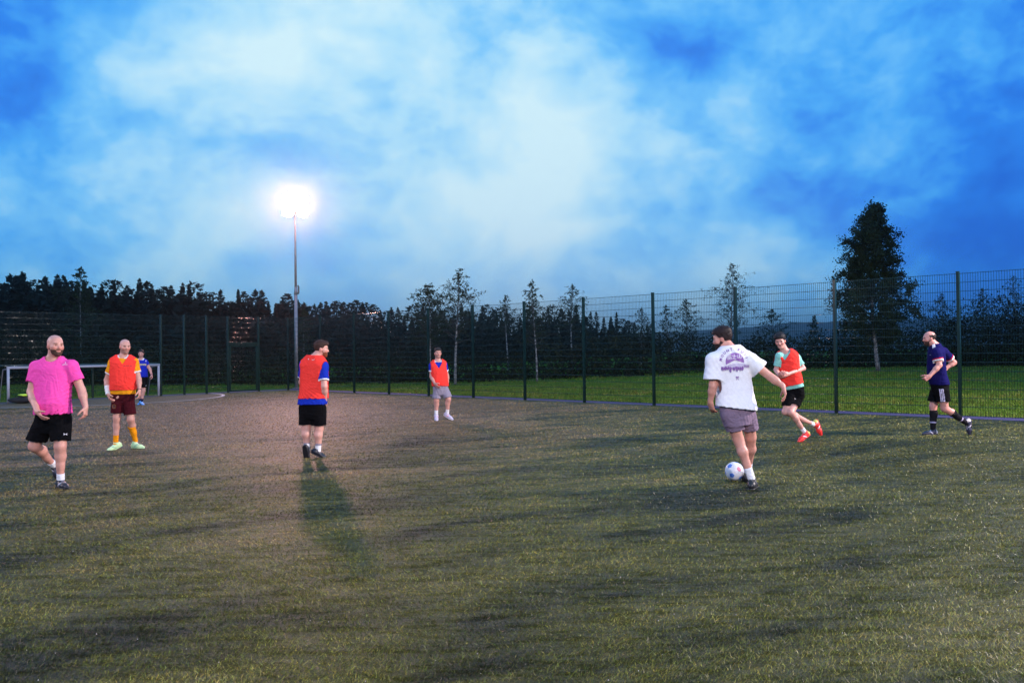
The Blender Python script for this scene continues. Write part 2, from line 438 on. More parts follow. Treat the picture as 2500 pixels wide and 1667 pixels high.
def fence(name, label, origin, direction, nodes, skip=(), z0=0.05):
    """posts at the given distances along direction, a wire panel in each bay"""
    root = empty(name, origin, label, 'fence', rz=math.atan2(direction[1], direction[0]))
    pm = post_mesh(FH); cache = {}
    for t in nodes:
        o = obj('post', pm, root); o.location = (t, 0, 0)
    for i in range(len(nodes) - 1):
        if i in skip: continue
        L = round(nodes[i + 1] - nodes[i], 3)
        if L not in cache: cache[L] = panel_mesh(L, z0, FH - 0.02)
        o = obj('mesh_panel', cache[L], root); o.location = (nodes[i], 0.047, 0)
    return root
def along_side(px):
    lo, hi = 0.0, 60.0
    for _ in range(50):
        m = (lo + hi) / 2
        if proj(CORNER - FDIR * m)[0] < px: lo = m
        else: hi = m
    return (lo + hi) / 2
side_nodes = [0.0] + [along_side(q) for q in (783, 865, 950, 1047, 1156, 1282, 1427, 1597, 1799, 2042, 2345)]
side_nodes += [side_nodes[-1] + 2.5 * k for k in (1, 2, 3)]
side = fence('mesh_fence', 'tall green wire mesh fence along the right touchline below the lawn', CORNER, -FDIR,
             side_nodes)
# end fence: corner to gate, gate to goal, over the goal, past the goal
g0, g1 = T_GATE; t0, t1 = T_GOAL
pre = t0 - 0.12; post_ = t1 + 0.5
end = empty('mesh_fence', CORNER, 'green wire mesh fence behind the goal with a gate beside it', 'fence', rz=math.atan2(BDIR[1], BDIR[0]))
pm = post_mesh(FH); 
mid = [g1 + (pre - g1) * k / 3 for k in range(4)]
end_nodes = [g0] + mid + [post_, post_ + 2.4, post_ + 4.8, post_ + 7.2]
for t in end_nodes:
    o = obj('post', pm, end); o.location = (t, 0, 0)
bays = [(0.0, g0, 0.05)] + [(mid[k], mid[k + 1], 0.05) for k in range(3)] + [(pre, (pre + post_) / 2, 1.30), ((pre + post_) / 2, post_, 1.30)] + \
       [(post_ + 2.4 * k, post_ + 2.4 * (k + 1), 0.05) for k in range(3)]
for a, b_, z0 in bays:
    o = obj('mesh_panel', panel_mesh(b_ - a, z0, FH - 0.02), end); o.location = (a, 0.047, 0)
# goal recess: low cage of panels behind the goal line (local -y is out of the pitch)
sgn = 1.0 if np.dot(np.array([-BDIR[1], BDIR[0], 0]), EOUT) > 0 else -1.0
RD = 1.25
pl_ = post_mesh(1.30)
for t in (pre, pre + (post_ - pre) * 0.36, pre + (post_ - pre) * 0.68, post_):
    o = obj('recess_post', pl_, end); o.location = (t, sgn * RD, 0)
for a, b_ in ((pre, (pre + post_) / 2), ((pre + post_) / 2, post_)):
    o = obj('recess_panel', panel_mesh(b_ - a, 0.05, 1.28), end); o.location = (a, sgn * (RD + 0.05), 0)
    o = obj('recess_roof', panel_mesh(b_ - a, 0.0, RD), end); o.location = (a, 0, 1.29); o.rotation_euler = (-sgn * R(90), 0, 0)
for t in (pre, post_):
    o = obj('recess_panel', panel_mesh(RD - 0.1, 0.05, 1.28), end); o.location = (t, sgn * 0.05, 0); o.rotation_euler = (0, 0, sgn * R(90))
# gate
gate = empty('gate', CORNER + BDIR * g0, 'narrow green mesh gate with a cross rail beside the goal', 'gate', rz=math.atan2(BDIR[1], BDIR[0]))
GW = g1 - g0; frame = MB()
gz = 2.02
mb = MB(); mb.box((0.04, -0.03, gz), (GW - 0.04, 0.03, gz + 0.07)); mb.build('overhead_rail', fence_m, gate)
mb = MB(); mb.box((0.06, -0.025, 0.05), (0.12, 0.025, gz - 0.03)); mb.box((GW - 0.12, -0.025, 0.05), (GW - 0.06, 0.025, gz - 0.03))
mb.box((0.12, -0.024, 0.05), (GW - 0.12, 0.024, 0.10)); mb.box((0.12, -0.024, gz - 0.085), (GW - 0.12, 0.024, gz - 0.03)); mb.build('leaf_frame', fence_m, gate)
o = obj('mesh_panel', panel_mesh(GW - 0.24, 0.10, gz - 0.085), gate); o.location = (0.12, 0, 0)
o = obj('mesh_panel', panel_mesh(GW - 0.08, gz + 0.07, FH - 0.03), gate); o.location = (0.04, 0, 0)
mb = MB(); mb.box((GW - 0.15, -0.05, 0.98), (GW - 0.05, 0.05, 1.12)); mb.tube([(GW - 0.13, -0.09, 1.05), (GW - 0.22, -0.09, 1.05)], 0.011); mb.build('latch', fence_m, gate)

# ------------------------------------------------------------------ goal
goal_m = simple_mat('white_goal_paint', (0.34, 0.35, 0.42), 0.45, 0, 0.15, 5)
dark_m = simple_mat('dark_bag_cloth', (0.012, 0.012, 0.016), 0.8, 0, 0.3, 20, 0.3)
lime_m = simple_mat('lime_cloth', (0.55, 0.80, 0.06), 0.7, 0, 0.1, 20, 0.2)
gl = empty('football_goal', GOAL_C, 'low white five a side goal set into the fence recess', 'goal', rz=math.atan2(BDIR[1], BDIR[0]))
GWD = (t1 - t0) / 2; GHT = 1.20
for s in (-1, 1):
    mb = MB(); mb.tube([(s * GWD, -sgn * 0.06, 0.0), (s * GWD, -sgn * 0.06, GHT)], 0.045, 16); mb.build('goalpost', goal_m, gl, True)
mb = MB(); mb.tube([(-GWD - 0.045, -sgn * 0.06, GHT + 0.02), (GWD + 0.045, -sgn * 0.06, GHT + 0.02)], 0.046, 16); mb.build('crossbar', goal_m, gl, True)
for s in (-1, 1):
    mb = MB(); mb.tube([(s * GWD, -sgn * 0.02, GHT - 0.02), (s * GWD, sgn * 0.55, GHT - 0.05), (s * GWD, sgn * 0.95, 0.03)], 0.018, 8); mb.build('net_stanchion', goal_m, gl, True)
# net of dark cord
mb = MB()
for i in range(27):
    x = -GWD + 2 * GWD * i / 26
    mb.tube([(x, 0.0, GHT), (x, sgn * 0.55, GHT - 0.05), (x, sgn * 0.95, 0.02)], 0.003, 3, False)
for (yy, zz) in [(0.28, GHT - .03), (0.55, GHT - .05), (0.63, .95), (.70, .75), (.78, .55), (.86, .3), (.93, .08)]:
    mb.tube([(-GWD, sgn * yy, zz), (GWD, sgn * yy, zz)], 0.003, 3, False)
mb.build('net', dark_m, gl)
# kit left beside the far post
bagp = G(52, 985); 
def lump(name, mat, parent, c, r, seed, n=2, flat=0.0):
    bm = bmesh.new(); bmesh.ops.create_icosphere(bm, subdivisions=3, radius=1)
    for v in bm.verts:
        k = 1 + 0.16 * math.sin(v.co.x * 5 + seed) * math.sin(v.co.y * 4 + seed * 2) + 0.08 * math.sin(v.co.z * 9 + v.co.x * 7 + seed)
        v.co = Vector((v.co.x * r[0] * k, v.co.y * r[1] * k, max(-r[2] * 0.85, v.co.z * r[2] * k)))
    me = bpy.data.meshes.new(name); bm.to_mesh(me); bm.free(); me.materials.append(mat)
    me.polygons.foreach_set('use_smooth', np.ones(len(me.polygons), bool))
    return obj(name, me, parent, c)
bag = empty('kit_bag', (bagp[0], bagp[1], 0.01), 'dark kit bag lying on the ground inside the left goalpost', 'bag')
lump('bag_body', dark_m, bag, (0, 0, 0.11), (0.42, 0.18, 0.12), 1.0)
mb = MB(); mb.tube([(-0.15, -0.1, 0.20), (-0.1, -0.16, 0.27), (0.1, -0.16, 0.27), (0.15, -0.1, 0.20)], 0.012, 6); mb.build('handle', dark_m, bag, True)
bib = lump('training_bib', lime_m, None, (bagp[0] + 0.06, bagp[1] - 0.02, 0.285), (0.16, 0.1, 0.045), 2.2)
tag(bib, 'small lime yellow bib bundled on top of the dark bag', 'bib')
clothes = lump('jacket', simple_mat('navy_cloth', (0.03, 0.04, 0.09), 0.8, 0, 0.3, 20, 0.3), None, (bagp[0] + 0.85, bagp[1] + 0.45, 0.055), (0.3, 0.16, 0.055), 3.1)
tag(clothes, 'dark blue jacket heaped on the ground behind the pink shirted player', 'jacket')

# ------------------------------------------------------------------ floodlight masts (one in view at the corner, its fellows at the other corners)
pole_m = simple_mat('galvanised_steel', (0.26, 0.25, 0.28), 0.5, 0.4, 0.2, 5)
head_m = simple_mat('lamp_housing', (0.10, 0.10, 0.11), 0.5, 0.3, 0.1, 5)
lens_m = bpy.data.materials.new('lit_lamp_glass'); lens_m.use_nodes = True
nt = lens_m.node_tree; nt.nodes.clear(); e = nt.nodes.new('ShaderNodeEmission'); oo = nt.nodes.new('ShaderNodeOutputMaterial')
e.inputs[0].default_value = (1.0, 0.58, 0.52, 1); e.inputs[1].default_value = 118.0; nt.links.new(e.outputs[0], oo.inputs[0])
def floodlight(pos, aim, power, color, label, top=8.2):
    pos = np.array(pos, float); aim = np.array(aim, float)
    yaw = math.atan2(aim[1] - pos[1], aim[0] - pos[0])
    root = empty('floodlight_mast', (pos[0], pos[1], pos[2]), label, 'floodlight', 'floodlights round the pitch', rz=yaw)
    mb = MB(); mb.tube([(0, 0, 0), (0, 0, 4.35)], [0.085, 0.075], 20); mb.box((-0.17, -0.17, 0), (0.17, 0.17, 0.025)); mb.build('lower_pole', pole_m, root, True)
    mb = MB(); mb.tube([(0, 0, 4.35), (0, 0, 4.7)], [0.085, 0.058], 20); mb.build('hinge_collar', pole_m, root, True)
    mb = MB(); mb.tube([(-0.02, 0.1, 4.38), (-0.02, 0.13, 4.45), (-0.02, 0.13, 4.72), (-0.02, 0.1, 4.78)], 0.04, 10); mb.build('hinge_bracket', head_m, root, True)
    mb = MB(); mb.tube([(0, 0, 4.7), (0, 0, top)], [0.058, 0.036], 20); mb.build('upper_pole', pole_m, root, True)
    tilt = math.atan2(top - 1.0, np.linalg.norm((aim - pos)[:2]))
    for tz in (0.0, 0.56):
        mb = MB(); mb.tube([(0, -0.62, top + tz), (0, 0.62, top + tz)], 0.03, 12); mb.build('crossbar', pole_m, root, True)
        for sy in (-0.33, 0.33):
            M = Matrix.Translation((0.20, sy, top + tz)) @ Matrix.Rotation(tilt * 0.75, 4, 'Y'); n = 20
            mb = MB(); ring = []
            for (x, rr) in ((-0.22, 0.07), (-0.16, 0.15), (-0.02, 0.27), (0.03, 0.285)):
                ring.append([tuple(M @ Vector((x, rr * math.cos(q), rr * math.sin(q)))) for q in np.arange(n) * 2 * math.pi / n])
            V = [p for r_ in ring for p in r_]; F = [(i * n + j, i * n + (j + 1) % n, (i + 1) * n + (j + 1) % n, (i + 1) * n + j) for i in range(3) for j in range(n)]
            F.append(tuple(range(n))[::-1]); mb.add(V, F); head = mb.build('lamp_head', head_m, root, True)
            mb = MB(); V = [tuple(M @ Vector((0.032, 0.275 * math.cos(q), 0.275 * math.sin(q)))) for q in np.arange(n) * 2 * math.pi / n]
            V2 = [tuple(M @ Vector((0.075, 0.16 * math.cos(q), 0.16 * math.sin(q)))) for q in np.arange(n) * 2 * math.pi / n]
            mb.add(V + V2 + [tuple(M @ Vector((0.09, 0, 0)))], [(i, (i + 1) % n, n + (i + 1) % n, n + i) for i in range(n)] + [(n + i, n + (i + 1) % n, 2 * n) for i in range(n)])
            mb.build('lamp_glass', lens_m, head, True)
    M = Matrix.Translation((0.42, 0, top + 0.28)) @ Matrix.Rotation(tilt * 0.75, 4, 'Y')
    ld = bpy.data.lights.new('floodlight_beam', 'SPOT'); ld.energy = power; ld.color = color
    ld.spot_size = R(160); ld.spot_blend = 0.5; ld.shadow_soft_size = 0.42
    lo = bpy.data.objects.new('floodlight_beam', ld); link(lo, root)
    lo.matrix_local = M @ Matrix.Rotation(R(-90), 4, 'Y')
    return root
MAST = P(724, 950, CORNER[1] + 1.9); MAST[2] = 0.0
centre = CORNER - FDIR * 18 + BDIR * 9
floodlight(MAST, centre, 4800, (1.0, 0.47, 0.42), 'tall lit floodlight mast at the far corner of the pitch')
floodlight(CORNER - FDIR * 38.5 + FOUT * 0.7, CORNER - FDIR * 26 + BDIR * 7, 22000, (1.0, 0.86, 0.82), 'floodlight mast beyond the right edge at the near end of the side fence')
floodlight((6.0, -12.5, 0), (1.5, 11, 0), 14500, (1.0, 0.87, 0.84), 'floodlight mast behind the camera to the right')
floodlight((-19.0, 8.0, 0), (-5, 16, 0), 4000, (1.0, 0.80, 0.78), 'floodlight mast beyond the left edge')
# ------------------------------------------------------------------ trees, bushes, woods
def leaf_mat(name, c0, c1):
    m, nt, b = new_mat(name)
    t = nt.nodes.new('ShaderNodeTexCoord')
    n = noise(nt, t.outputs['Object'], 1.1, 4, 0.6)
    at = nt.nodes.new('ShaderNodeAttribute'); at.attribute_name = 'Col'
    c = mixc(nt, 1.0, ramp(nt, n, [(0.3, c0), (0.7, c1)]), at.outputs['Color'], 'MULTIPLY')
    nt.links.new(c, b.inputs['Base Color']); b.inputs['Roughness'].default_value = 0.75
    b.inputs['Specular IOR Level'].default_value = 0.1
    return m
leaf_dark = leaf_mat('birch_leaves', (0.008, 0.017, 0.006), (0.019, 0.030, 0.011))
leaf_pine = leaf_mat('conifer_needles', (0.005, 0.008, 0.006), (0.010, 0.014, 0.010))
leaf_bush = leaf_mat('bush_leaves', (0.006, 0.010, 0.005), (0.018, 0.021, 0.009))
bark_m, nt, b = new_mat('birch_bark')
t = nt.nodes.new('ShaderNodeTexCoord')
n = noise(nt, mapping(nt, t.outputs['Object'], scale=(2.2, 2.2, 7.0)), 2.2, 4, 0.7)
c = ramp(nt, n, [(0.42, (0.03, 0.028, 0.03)), (0.50, (0.16, 0.155, 0.165)), (0.75, (0.36, 0.35, 0.36))])
nt.links.new(c, b.inputs['Base Color']); b.inputs['Roughness'].default_value = 0.7
twig_m = simple_mat('dark_bark', (0.035, 0.028, 0.026), 0.85, 0, 0.3, 6, 0.4)

def leaves_np(C, size, r):
    """one small kite-shaped leaf at each centre"""
    N = len(C)
    a = r.normal(size=(N, 3)); a /= np.linalg.norm(a, axis=1)[:, None]
    h = r.normal(size=(N, 3)); b2 = np.cross(a, h); b2 /= np.linalg.norm(b2, axis=1)[:, None]
    s = size * r.uniform(0.6, 1.35, (N, 1))
    V = np.empty((N, 4, 3)); V[:, 0] = C - a * s; V[:, 1] = C + b2 * s * 0.6; V[:, 2] = C + a * s; V[:, 3] = C - b2 * s * 0.6
    F = np.arange(N * 4).reshape(-1, 4)
    t = r.uniform(0.6, 1.5, (N, 1)) * np.array([[1, 1, 1]]) * np.stack([r.uniform(0.85, 1.3, N), np.ones(N), r.uniform(0.8, 1.1, N)], -1)
    return V.reshape(-1, 3), F, np.repeat(t, 4, axis=0)

def nrm_(v): return v / (np.linalg.norm(v) + 1e-9)
def birch(base, H, crown_w, trunk_clear, nleaf, leaf, label, seed, dense=1.0, lean=0.0, fork=False, group=None, cone=False, trunk_r=None, shape=1.0, name='birch_tree'):
    r = np.random.default_rng(seed)
    root = empty(name, base, label, 'tree', group)
    tr = trunk_r or H * 0.012
    n = 10; pts = []
    for i in range(n + 1):
        t = i / n
        pts.append(np.array([lean * H * t ** 1.3 + 0.02 * H * math.sin(3.1 * t + seed), 0.015 * H * math.sin(4 * t + seed * 2), H * 0.97 * t]))
    def tp(t):
        f = min(max(t, 0), 1) * n; i = min(int(f), n - 1); return pts[i] + (pts[i + 1] - pts[i]) * (f - i)
    mb = MB(); mb.tube(pts, [tr * (1 - 0.93 * (i / n) ** 0.9) + 0.004 for i in range(n + 1)], 9); mb.build('trunk', bark_m, root, True)
    mb = MB(); cents = []
    nb = int(50 * dense ** 0.6) + 16
    for k in range(nb):
        t = trunk_clear + (1 - trunk_clear) * ((k + r.uniform(0, 1)) / nb) ** 0.9
        rel = (t - trunk_clear) / (1 - trunk_clear)
        prof = (1 - rel) ** 0.75 * min(1.0, 0.35 + rel * 3.2 * shape) * 1.05 + 0.05 if cone else (0.45 + 0.55 * math.sin(math.pi * min(1, 0.15 + rel * 0.95))) * (1 - rel ** 3) + 0.10
        L = crown_w / 2 * prof * (r.uniform(0.72, 1.08) if cone else r.uniform(0.35, 1.35))
        az = k * 2.39996 + r.uniform(-.4, .4); up = r.uniform(0.35, 1.0) + 0.35 * rel
        d = np.array([math.cos(az), math.sin(az), up]); 
        p0 = tp(t); p1 = p0 + d * L * 0.55; p2 = p0 + np.array([d[0], d[1], up * 0.62]) * L
        mb.tube([p0, p1, p2], [tr * 0.28 * (1 - rel) + 0.005, tr * 0.14 * (1 - rel) + 0.004, 0.003], 4, False)
        m = max(8, int(nleaf / nb * (0.4 + prof) * r.uniform(0.7, 1.3))); nt_ = max(2, int(4 + 5 * prof)); sp = 0.022 * crown_w ** 0.5 * (1.9 if cone else 1.0)
        for _ in range(nt_):                       # drooping twigs carry the leaves in sprays
            f0 = r.uniform(0.2, 1.0); j = p0 + (p1 - p0) * (f0 / .55) if f0 < .55 else p1 + (p2 - p1) * ((f0 - .55) / .45)
            td = nrm_(d * np.array([1, 1, .3]) + r.normal(size=3) * 0.75) * L * r.uniform(.18, .42); td[2] -= abs(r.normal()) * L * .10
            mb.tube([j, j + td * .6, j + td + np.array([0, 0, -.12 * np.linalg.norm(td)])], [0.006, 0.004, 0.002], 3, False)
            k_ = max(3, m // nt_); f = r.uniform(0.1, 1.05, k_)[:, None]
            cents.append(j + td * f + np.array([0, 0, -.12 * np.linalg.norm(td)]) * f ** 2 + r.normal(size=(k_, 3)) * sp * (0.6 + f))
    mb.build('branches', twig_m, root, True)
    V, F, A = leaves_np(np.concatenate(cents), leaf, r)
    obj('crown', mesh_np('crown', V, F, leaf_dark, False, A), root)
    return root
def tree_at(px, base_py, top_py, depth, **kw):
    b_ = P(px, base_py, depth); b_[2] = float(ground_z(b_[0], b_[1])) - 0.03
    H = P(px, top_py, depth)[2] - b_[2]
    return birch(b_, H, **kw)
S = lambda w, d: w * d / FPX                     # photo pixels to metres at a depth
tree_at(2142, 907, 496, 38.0, crown_w=S(215, 38), trunk_clear=0.14, nleaf=52000, leaf=0.052, dense=3.2, seed=3, shape=1.1, trunk_r=0.10, cone=True,
        label='tall dense dark birch tree behind the right part of the fence')
tree_at(1117, 938, 652, 40.0, crown_w=S(120, 40), trunk_clear=0.36, nleaf=2600, leaf=0.042, dense=1.0, seed=11, trunk_r=0.075, shape=1.2,
        label='slender pale birch with airy crown right of the pair near the far player')
tree_at(1050, 934, 690, 41.0, crown_w=S(112, 41), trunk_clear=0.36, nleaf=3600, leaf=0.046, dense=1.4, seed=12, trunk_r=0.07, lean=-0.03,
        label='darker leaning birch just behind the far orange bibbed player')
tree_at(1306, 931, 682, 41.0, crown_w=S(88, 41), trunk_clear=0.30, nleaf=2000, leaf=0.042, dense=1.0, seed=14, trunk_r=0.055, fork=True,
        label='young birch with forked white trunk behind the middle of the fence')
tree_at(1240, 925, 716, 53.0, crown_w=S(52, 53), trunk_clear=0.5, nleaf=420, leaf=0.042, dense=0.6, seed=15,
        label='small thin sapling between the airy birch and the forked one')
tree_at(1400, 922, 692, 53.0, crown_w=S(84, 53), trunk_clear=0.45, nleaf=1300, leaf=0.046, dense=0.8, seed=16,
        label='spiky young tree beside the fourth fence post from the corner')
tree_at(1788, 912, 640, 49.0, crown_w=S(112, 49), trunk_clear=0.30, nleaf=2500, leaf=0.042, dense=0.9, seed=17, trunk_r=0.06,
        label='wispy tall birch rising behind the player in the white shirt')
tree_at(1566, 915, 748, 53.0, crown_w=S(66, 53), trunk_clear=0.25, nleaf=900, leaf=0.042, dense=0.8, seed=18,
        label='low pointed sapling left of the tall middle fence post')
tree_at(1676, 914, 728, 52.0, crown_w=S(76, 52), trunk_clear=0.25, nleaf=1500, leaf=0.046, dense=1.0, seed=19,
        label='pointed bushy young tree over the white shirted player left of him')
tree_at(1630, 914, 742, 53.0, crown_w=S(54, 53), trunk_clear=0.25, nleaf=700, leaf=0.042, dense=0.8, seed=20,
        label='thin sapling just right of the tall middle fence post')
tree_at(1890, 910, 752, 53.0, crown_w=S(80, 53), trunk_clear=0.3, nleaf=900, leaf=0.042, dense=0.7, seed=21,
        label='sparse sapling above the running player in the red bib')
tree_at(1990, 908, 768, 53.0, crown_w=S(40, 53), trunk_clear=0.3, nleaf=500, leaf=0.042, dense=0.8, seed=22,
        label='tiny pointed sapling left of the tall dark birch')
for k, (px, top, w, nl) in enumerate([(2300, 716, 66, 900), (2400, 700, 60, 800), (2478, 672, 84, 1300)]):
    tree_at(px, 905, top, 53.0, crown_w=S(w * 1.2, 53), trunk_clear=0.3, nleaf=nl, leaf=0.042, dense=0.7, seed=30 + k,
            label=['feathery sapling right of the tall dark birch', 'sparse sapling past the last fence post in view', 'wispy sapling at the far right edge above the bushes'][k])
tree_at(200, 935, 648, 62.0, crown_w=S(105, 62), trunk_clear=0.3, nleaf=2600, leaf=0.085, dense=1.0, seed=40, trunk_r=0.08,
        label='feathery birch standing above the dark wood behind the pink shirted player')
tree_at(745, 940, 752, 50.0, crown_w=S(60, 50), trunk_clear=0.3, nleaf=1200, leaf=0.06, dense=1.0, seed=41, name='young_tree',
        label='grey green young tree behind the fence beside the lit mast')

# a conifer in numpy: trunk core and ragged whorls
def conifer_np(r, H, W, n=260, round_=0.0, tuft=4, fine=1.0):
    V, F = [], []
    z = np.sort(r.uniform(0.06, 1.0, n))
    for k in range(n):
        t = z[k]
        prof = (1 - t) ** (0.85 - 0.35 * round_) * min(1, 0.45 + 2.5 * t) + 0.03
        L = W / 2 * prof * r.uniform(0.3, 1.25); az = r.uniform(0, 2 * math.pi)
        d = np.array([math.cos(az), math.sin(az), 0]); up = r.uniform(-0.25, 0.6)
        p0 = np.array([0, 0, H * t]); tip = p0 + d * L + np.array([0, 0, up * L])
        for q in range(tuft):
            f = 1.0 - q * 0.24 + r.uniform(-.1, .1); c = p0 + (tip - p0) * f
            w = (0.010 + 0.013 * r.random()) * fine * (0.7 + 0.6 * prof)
            e = (tip - p0) / (np.linalg.norm(tip - p0) + 1e-6) * w * 1.7 + r.normal(size=3) * w * .5; g = r.normal(size=3) * w
            i = len(V); V += [c - e, c + g, c + e, c - g]; F.append((i, i + 1, i + 2, i + 3))
    i = len(V); V += [np.array([-.004, 0, H * .9]), np.array([.004, 0, H * .9]), np.array([.001, 0, H * 1.02]), np.array([-.001, 0, H * 1.02])]; F.append((i, i + 1, i + 2, i + 3))
    # dark core so no sky shows through the body of the tree
    i = len(V)
    for q in range(6):
        a = q * math.pi / 3; V.append(np.array([math.cos(a) * W * .26, math.sin(a) * W * .26, 0.05 * H]))
    V.append(np.array([0, 0, H * .86]))
    for q in range(6): F.append((i + q, i + (q + 1) % 6, i + 6, i + 6))
    return np.array(V), np.array(F)
rw = np.random.default_rng(5)
SH = ((0.30, 0), (0.38, 0.3), (0.48, 0.7), (0.26, 0.1), (0.60, 1.0))
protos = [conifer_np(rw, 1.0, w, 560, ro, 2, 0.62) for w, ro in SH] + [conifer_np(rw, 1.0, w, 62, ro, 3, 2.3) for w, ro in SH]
SKY = [(-400, 660), (0, 684), (60, 672), (110, 692), (150, 676), (200, 690), (240, 706), (268, 688), (295, 690), (325, 708), (343, 693), (380, 700), (410, 712), (465, 700), (500, 719), (520, 717),
       (560, 728), (585, 722), (640, 719), (675, 735), (705, 724), (745, 732), (770, 749), (795, 743), (830, 748), (855, 746), (910, 753), (965, 760), (1000, 760), (1180, 754), (1230, 768), (1265, 770),
       (1300, 760), (1380, 760), (1420, 758), (1460, 765), (1485, 762), (1510, 772), (1535, 786), (1580, 803), (1610, 806), (1700, 804), (1740, 806), (1800, 812)]
sx = [p[0] for p in SKY]; sy = [p[1] for p in SKY]
Vs, Fs, As = [], [], []; nv = 0
def stamp(V, F, tint):
    global nv
    Vs.append(V); Fs.append(F + nv); As.append(np.repeat(np.array([tint]), len(V), 0)); nv += len(V)
def plant(px, depth, top_py, kind, wk=1.0):
    b_ = P(px, 900, depth); z0 = float(ground_z(b_[0], b_[1])) - 0.2
    H = P(px, top_py, depth)[2] - z0
    V, F = protos[kind]; a = rw.uniform(0, 6.28)
    q = np.stack([V[:, 0] * math.cos(a) - V[:, 1] * math.sin(a), V[:, 0] * math.sin(a) + V[:, 1] * math.cos(a), V[:, 2]], -1)
    q = q * np.array([H * wk, H * wk, H]) + np.array([b_[0], b_[1], z0])
    v = rw.uniform(0.6, 1.35); stamp(q, F, (v * rw.uniform(0.85, 1.1), v, v * rw.uniform(0.9, 1.3)))
def wood_depth(px): return 64 + max(0, px + 400) * 0.036
px = -520
while px < 1620:                                   # the skyline row follows the photographed tree tops
    d = wood_depth(px); top = np.interp(px, sx, sy)
    small = max(0.0, (px - 1300) / 300)
    plant(px, d, top + rw.uniform(-15, 14), rw.integers(0, 5), rw.uniform(0.75, 1.5))
    plant(px + rw.uniform(-8, 8), d - rw.uniform(3, 9), top + rw.uniform(14, 55), rw.integers(5, 10), 1.1)
    plant(px + rw.uniform(-8, 8), d - rw.uniform(8, 14), top + rw.uniform(45, 110), rw.integers(6, 10), 1.2)
    px += rw.uniform(11, 19)
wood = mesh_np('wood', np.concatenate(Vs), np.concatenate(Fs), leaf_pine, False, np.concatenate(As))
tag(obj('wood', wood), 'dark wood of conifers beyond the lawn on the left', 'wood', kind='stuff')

# undergrowth and bushes along the far edge of the lawn
def bush_cloud(spots, n_per, leaf, name, mat, label, cat, seed):
    r = np.random.default_rng(seed); C = []; T = []
    for (c, rad) in spots:
        n = int(n_per * rad[0] * rad[2] * r.uniform(0.8, 1.2))
        v = r.normal(size=(n, 3)); v /= np.linalg.norm(v, axis=1)[:, None]; v[:, 2] = np.abs(v[:, 2])
        rr = r.uniform(0.55, 1.0, (n, 1)) ** 0.5 * (1 + 0.18 * np.sin(v[:, :1] * 7 + c[0]) * np.sin(v[:, 2:] * 6 + c[1]) + 0.12 * np.sin(v[:, 1:2] * 13 + c[0] * 3))
        C.append(np.array(c) + v * rr * np.array(rad)); T.append(np.full(n, r.uniform(0.55, 1.35)))
    C = np.concatenate(C); T = np.concatenate(T)
    V, F, A = leaves_np(C, leaf, r); A = A * np.repeat(T, 4)[:, None]
    return tag(obj(name, mesh_np(name, V, F, mat, False, A)), label, cat, kind='stuff')
rb = np.random.default_rng(9); spots = []
BUSH = [(-100, 800), (200, 820), (480, 835), (700, 850), (900, 842), (1000, 838), (1150, 855), (1300, 850), (1400, 820), (1480, 806), (1580, 812), (1660, 812), (1760, 818), (1860, 818), (1960, 806), (2060, 800), (2160, 800), (2240, 785), (2330, 752), (2420, 735), (2520, 730), (2620, 725)]
bx = [q[0] for q in BUSH]; by = [q[1] for q in BUSH]
px = -150.0
while px < 2680:
    d = 46.0 + rb.uniform(-1.5, 2.5) + max(0, 600 - px) * 0.006
    top = np.interp(px, bx, by) + rb.uniform(-4, 16)
    c = P(px, 900, d); c[2] = float(ground_z(c[0], c[1])) - 0.2
    h = max(0.8, P(px, top, d)[2] - c[2])
    spots.append((c, (rb.uniform(0.8, 1.35), 1.0, h)))
    c2 = P(px + rb.uniform(-12, 12), 900, d - 2.0); c2[2] = float(ground_z(c2[0], c2[1])) - 0.2
    spots.append((c2, (rb.uniform(0.7, 1.2), 0.8, h * rb.uniform(0.4, 0.7))))
    px += rb.uniform(20, 34)
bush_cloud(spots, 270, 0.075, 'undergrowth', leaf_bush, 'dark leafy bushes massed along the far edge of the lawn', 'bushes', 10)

# far hill seen over the bushes on the right
hx = [(1200, 822), (1600, 812), (1810, 801), (1936, 787), (2040, 785), (2300, 779), (2600, 774), (3200, 770)]
hill_m = simple_mat('hazed_hill', (0.008, 0.018, 0.045), 0.95, 0, 0.3, 0.01)  # blue of distant haze put into the hill's base colour
V, F = [], []
for i, px in enumerate(np.linspace(1000, 3200, 90)):
    d = 700.0; y = np.interp(px, [h[0] for h in hx], [h[1] for h in hx]) + 1.2 * math.sin(px * .11) + 0.8 * math.sin(px * .31)
    t_ = P(px, y, d); f0 = P(px, 880, 420); bk = P(px, 870, 1100)
    mid_ = (t_ + f0) / 2; mid_[2] = t_[2] * 0.42
    V += [(f0[0], f0[1], -1), tuple(mid_), tuple(t_), (bk[0], bk[1], -1)]
    if i: k = (i - 1) * 4; F += [(k + j, k + 4 + j, k + 5 + j, k + 1 + j) for j in range(3)]
tag(obj('hill', mesh_np('hill', V, F, hill_m, True)), 'distant blue hill on the right horizon', kind='structure')
